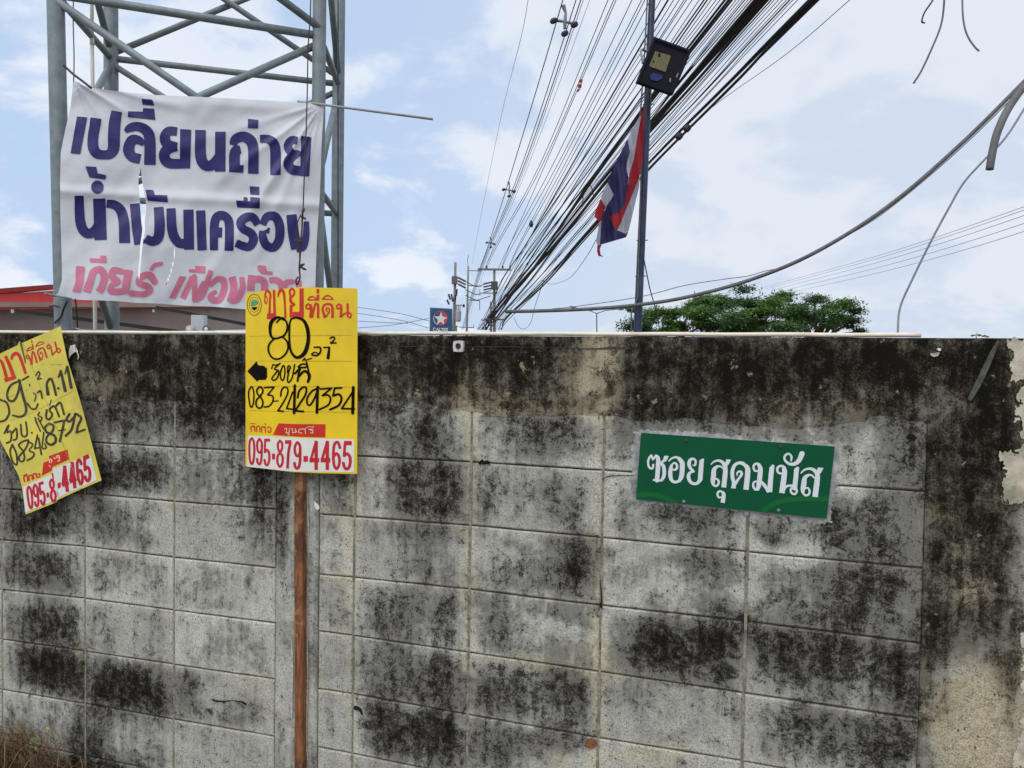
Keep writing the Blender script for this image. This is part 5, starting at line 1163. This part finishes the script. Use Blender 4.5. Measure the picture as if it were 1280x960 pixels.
# floodlight
fl = thing('floodlight', 'black square floodlight with a pale yellow emitter on the leaning post', 'floodlight', at(832, 80, 5.85))
def FP(x, y, Y): return at(780 + x / 9.6, 30 + y / 9.6, Y)
cc = [FP(360, 150, 5.80), FP(815, 315, 5.88), FP(590, 845, 5.72), FP(150, 690, 5.64)]
nrm = (cc[1] - cc[0]).cross(cc[3] - cc[0]).normalized(); nrm = -nrm if nrm.y > 0 else nrm
mid = sum(cc, Vector()) / 4
def frame(t, o): return [mid + (c - mid) * t + nrm * o for c in cc]
mb = MB(); rings = [frame(1, 0), frame(.90, .004), frame(.82, -.012)]; vs = sum(rings, []); fs2 = []
for r_ in range(2):
    for k in range(4): k2 = (k + 1) % 4; fs2.append((r_ * 4 + k, (r_ + 1) * 4 + k, (r_ + 1) * 4 + k2, r_ * 4 + k2))
fs2.append((8, 11, 10, 9)); mb.add(vs, fs2)
M_flood = simple('black_housing', (.007, .006, .012), .7, .2, 10, spec=.15)
mb.build('bezel', M_flood, fl)
mb = MB(); vs = frame(1, -.001) + frame(.98, -.03) + frame(.72, -.085)
fs2 = [(k, (k + 1) % 4, 4 + (k + 1) % 4, 4 + k) for k in range(4)] + [(4 + k, 4 + (k + 1) % 4, 8 + (k + 1) % 4, 8 + k) for k in range(4)] + [(8, 9, 10, 11)]
mb.add(vs, fs2); mb.build('housing', M_flood, fl)
for k in range(7):
    f_ = (k + 1) / 8; a = frame(.72, -.084); mb = MB(); mb.tube([a[0].lerp(a[1], f_), a[3].lerp(a[2], f_)], .006, 4); mb.build('cooling_fin', M_flood, fl)
def inset(pts, o, mat, name):
    v = []
    for x, y in pts:
        d = ray(780 + x / 9.6, 30 + y / 9.6); P0 = mid + nrm * o; v.append(EYE + d * ((P0 - EYE).dot(nrm) / d.dot(nrm)))
    w_ = [q + nrm * .004 for q in v]; n_ = len(v); mb = MB(); mb.add(v + w_, [tuple(range(n_, 2 * n_))] + [(k, (k + 1) % n_, n_ + (k + 1) % n_, n_ + k) for k in range(n_)]); return mb.build(name, mat, fl)
inset([(372, 330), (560, 385), (495, 580), (300, 510)], -.010, simple('pale_emitter', (.13, .12, .05), .8, .2, 60), 'emitter')
inset([(305, 620), (350, 590), (440, 610), (465, 650), (400, 690), (320, 675)], -.010, simple('blue_reflection_paint', (.008, .02, .10), .8, .5, 60), 'blue_reflection')  # blue reflection painted as a flat patch on the lamp face
for p_ in ([(415, 350), (435, 355), (432, 395), (412, 390)], [(345, 440), (360, 445), (357, 462), (345, 458)]): inset(p_, -.005, M_blk, 'clip')
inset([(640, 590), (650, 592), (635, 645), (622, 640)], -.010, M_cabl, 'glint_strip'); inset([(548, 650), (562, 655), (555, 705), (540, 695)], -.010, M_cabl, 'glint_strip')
mb = MB(); mb.tube([FP(265, 330, 5.9), FP(215, 305, 5.85), FP(200, 330, 5.82), FP(225, 470, 5.74)], .009, 6); mb.tube([FP(215, 312, 5.85), FP(290, 322, 5.95)], .007, 6); mb.build('bracket', M_steel, fl)
# flag
flag = thing('flag', 'limp red, white and blue striped flag hanging from the leaning post', 'flag', at(803, 145, 5.95))
def PFlag(px, py, off=0.0):
    w = .05 * math.sin((px - 745) * .22 + (py - 140) * .03) + .03 * math.sin((px - 745) * .5 - (py - 140) * .045) + .02 * mnoise.noise(Vector((px * .08, py * .05, 3)))
    return at(px, py, 5.88 + w * .8 - off)
I6 = lambda: Ink(730, 130, 4.8)
REDS = ["350,40 362,20 352,330 335,430 292,540 270,590 225,700 200,757 185,745 150,675 205,655 245,600 262,500 270,430 300,330 320,200 340,90", "100,570 131,618 95,712 62,675 75,625", "80,848 108,843 95,870 100,905 122,918 85,912 78,880"]
WHI = ["338,68 346,95 322,200 302,330 270,432 253,395 257,350 274,290 261,210 300,130", "140,470 179,545 131,620 99,572 120,510", "336,428 330,500 268,762 250,776 200,756 225,700 270,590 292,540", "92,712 106,700 96,847 80,850 72,820"]
BLU = ["262,209 276,290 259,350 254,396 268,436 262,500 246,601 206,656 151,676 186,746 201,757 250,777 268,762 252,800 95,846 104,710 131,618 179,545 140,470 170,390"]
for l, m_, nm in ((REDS, M_flr, 'red_stripe'), (WHI, M_flw, 'white_stripe'), (BLU, M_flb, 'blue_stripe')):
    for sp_ in l: sheet(nm, m_, flag, I6().p(sp_).sh, PFlag, 1.0, 0.0 if nm != 'red_stripe' else .004, smooth=True)

# ------------------------------------------------------------------ trees beyond
def tree(lumps, Y, foot, label, mats, seed, nleaf=7000, ls=.16, group='trees beyond the wall'):
    rr = random.Random(seed); root = thing('broadleaf_tree', label, 'tree', at(foot, 440, Y).xy.to_3d(), group)
    base = at(foot, 440, Y); base.z = 0
    cs = []
    for (x, y, rx, ry, dYy) in lumps:
        c = at(x, y, Y + dYy); cs.append((c, rx * Y / F, ry * Y / F))
    mid_ = sum((c for c, _, _ in cs), Vector()) / len(cs)
    fork = Vector((base.x, base.y, max(1.0, mid_.z - 2.2)))
    mb = MB(); mb.tube([base, base.lerp(fork, .5) + Vector((.15, 0, 0)), fork], [.45, .34, .28], 9); mb.build('trunk', M_bark, root, True)
    for c, rx, ry in cs:
        m_ = fork.lerp(c, .5) + Vector((rr.uniform(-.4, .4), rr.uniform(-.4, .4), rr.uniform(0, .5)))
        mb = MB(); mb.tube([fork, m_, c, c + Vector((rx * .5, 0, ry * .5))], [.16, .10, .06, .02], 6); mb.build('limb', M_bark, root, True)
    for mi, mat in enumerate(mats):
        vs = []; fs3 = []
        tot = sum(rx * ry for _, rx, ry in cs)
        for c, rx, ry in cs:
            ncl = max(3, int(rx * ry * 3.8))
            for q in range(ncl):
                # a twig cluster near the lump's shell
                th, ph = rr.uniform(0, 2 * math.pi), math.acos(rr.uniform(-.55, 1)); rad = rr.uniform(.5, 1.18)
                k = Vector((rx * rad * math.sin(ph) * math.cos(th), rx * .8 * rad * math.sin(ph) * math.sin(th), ry * rad * math.cos(ph))) + c
                cr_s = rr.uniform(.15, .48)
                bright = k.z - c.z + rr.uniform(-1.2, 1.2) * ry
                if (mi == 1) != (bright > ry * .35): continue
                for _ in range(int(nleaf / max(1, sum(max(3, int(a * b * 3.8)) for _, a, b in cs)))):
                    p = k + Vector((rr.gauss(0, cr_s), rr.gauss(0, cr_s), rr.gauss(0, cr_s * .42)))
                    s = ls * rr.uniform(.6, 1.3); a = Vector((rr.uniform(-1, 1), rr.uniform(-1, 1), rr.uniform(-.5, .5))).normalized(); b_ = a.cross(Vector((rr.uniform(-.5, .5), rr.uniform(-.5, .5), 1))).normalized()
                    b0_ = len(vs); vs += [p - a * s, p + b_ * s * .5, p + a * s, p - b_ * s * .5]; fs3.append((b0_, b0_ + 1, b0_ + 2, b0_ + 3))
        if fs3: link('crown', mesh(vs, fs3), mat, root)
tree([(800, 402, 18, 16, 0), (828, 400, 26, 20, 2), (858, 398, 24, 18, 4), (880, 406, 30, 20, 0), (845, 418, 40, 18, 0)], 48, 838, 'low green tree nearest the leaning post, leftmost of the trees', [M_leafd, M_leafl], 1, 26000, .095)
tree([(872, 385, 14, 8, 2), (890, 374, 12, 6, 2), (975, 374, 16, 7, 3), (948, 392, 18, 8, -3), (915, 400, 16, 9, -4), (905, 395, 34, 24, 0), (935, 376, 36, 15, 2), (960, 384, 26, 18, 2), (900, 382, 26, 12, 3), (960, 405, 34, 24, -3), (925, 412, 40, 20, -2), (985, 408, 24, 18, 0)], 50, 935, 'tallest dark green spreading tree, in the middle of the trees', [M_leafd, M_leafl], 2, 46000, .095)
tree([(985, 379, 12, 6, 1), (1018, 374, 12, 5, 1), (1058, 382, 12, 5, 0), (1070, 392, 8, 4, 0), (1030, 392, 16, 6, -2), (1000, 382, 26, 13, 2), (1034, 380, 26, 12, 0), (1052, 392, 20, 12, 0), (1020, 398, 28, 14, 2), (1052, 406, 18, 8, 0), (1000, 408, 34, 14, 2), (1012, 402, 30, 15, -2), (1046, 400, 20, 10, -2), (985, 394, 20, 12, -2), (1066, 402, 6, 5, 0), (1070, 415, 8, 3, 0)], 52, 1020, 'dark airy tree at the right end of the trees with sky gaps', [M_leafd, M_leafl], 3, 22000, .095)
t = thing('seedling', 'tiny light green plant tip poking up behind the wall at the right', 'plant', PW(1222, 430, -.2))
mb = MB(); mb.tube([PW(1222, 440, -.25), PW(1221, 425, -.25), PW(1220, 419.5, -.25)], .0015, 5); mb.build('stem', M_weed, t)
for (x, y, s, a) in ((1216, 419.5, .008, .1), (1224, 419, .009, -.1), (1230, 420, .008, .2), (1220, 418, .006, .9), (1234, 421, .007, 0)):
    c = PW(x, y, -.25); d1 = WU * math.cos(a) + Vector((0, 0, math.sin(a))); d2 = Vector((0, 0, 1)) * .4 + WNRM * .3
    link('leaf', mesh([c - d1 * s, c + d2 * s, c + d1 * s, c - d2 * s], [(0, 1, 2, 3)]), leafmat('pale_leaf', (.25, .36, .14), (.35, .45, .2)) if False else M_weed, t)

# print lies on its board: make it a piece of the board it is printed on
for root in (sign, fs_, ts, ban, bs):
    board = [c for c in root.children if c.name.split('.')[0] in ('panel', 'cloth', 'face')][0]
    for c in list(root.children):
        nm = c.name.split('.')[0]
        if nm in ('lettering', 'swoosh', 'number_panel', 'name_bar', 'red_lettering', 'name_lettering', 'number_lettering', 'handwriting', 'rule', 'emblem_ring', 'emblem_mound', 'emblem_bowl', 'split', 'crease', 'navy_lettering', 'pink_lettering', 'disc', 'star'):
            c.parent = board; c.matrix_parent_inverse = Matrix()
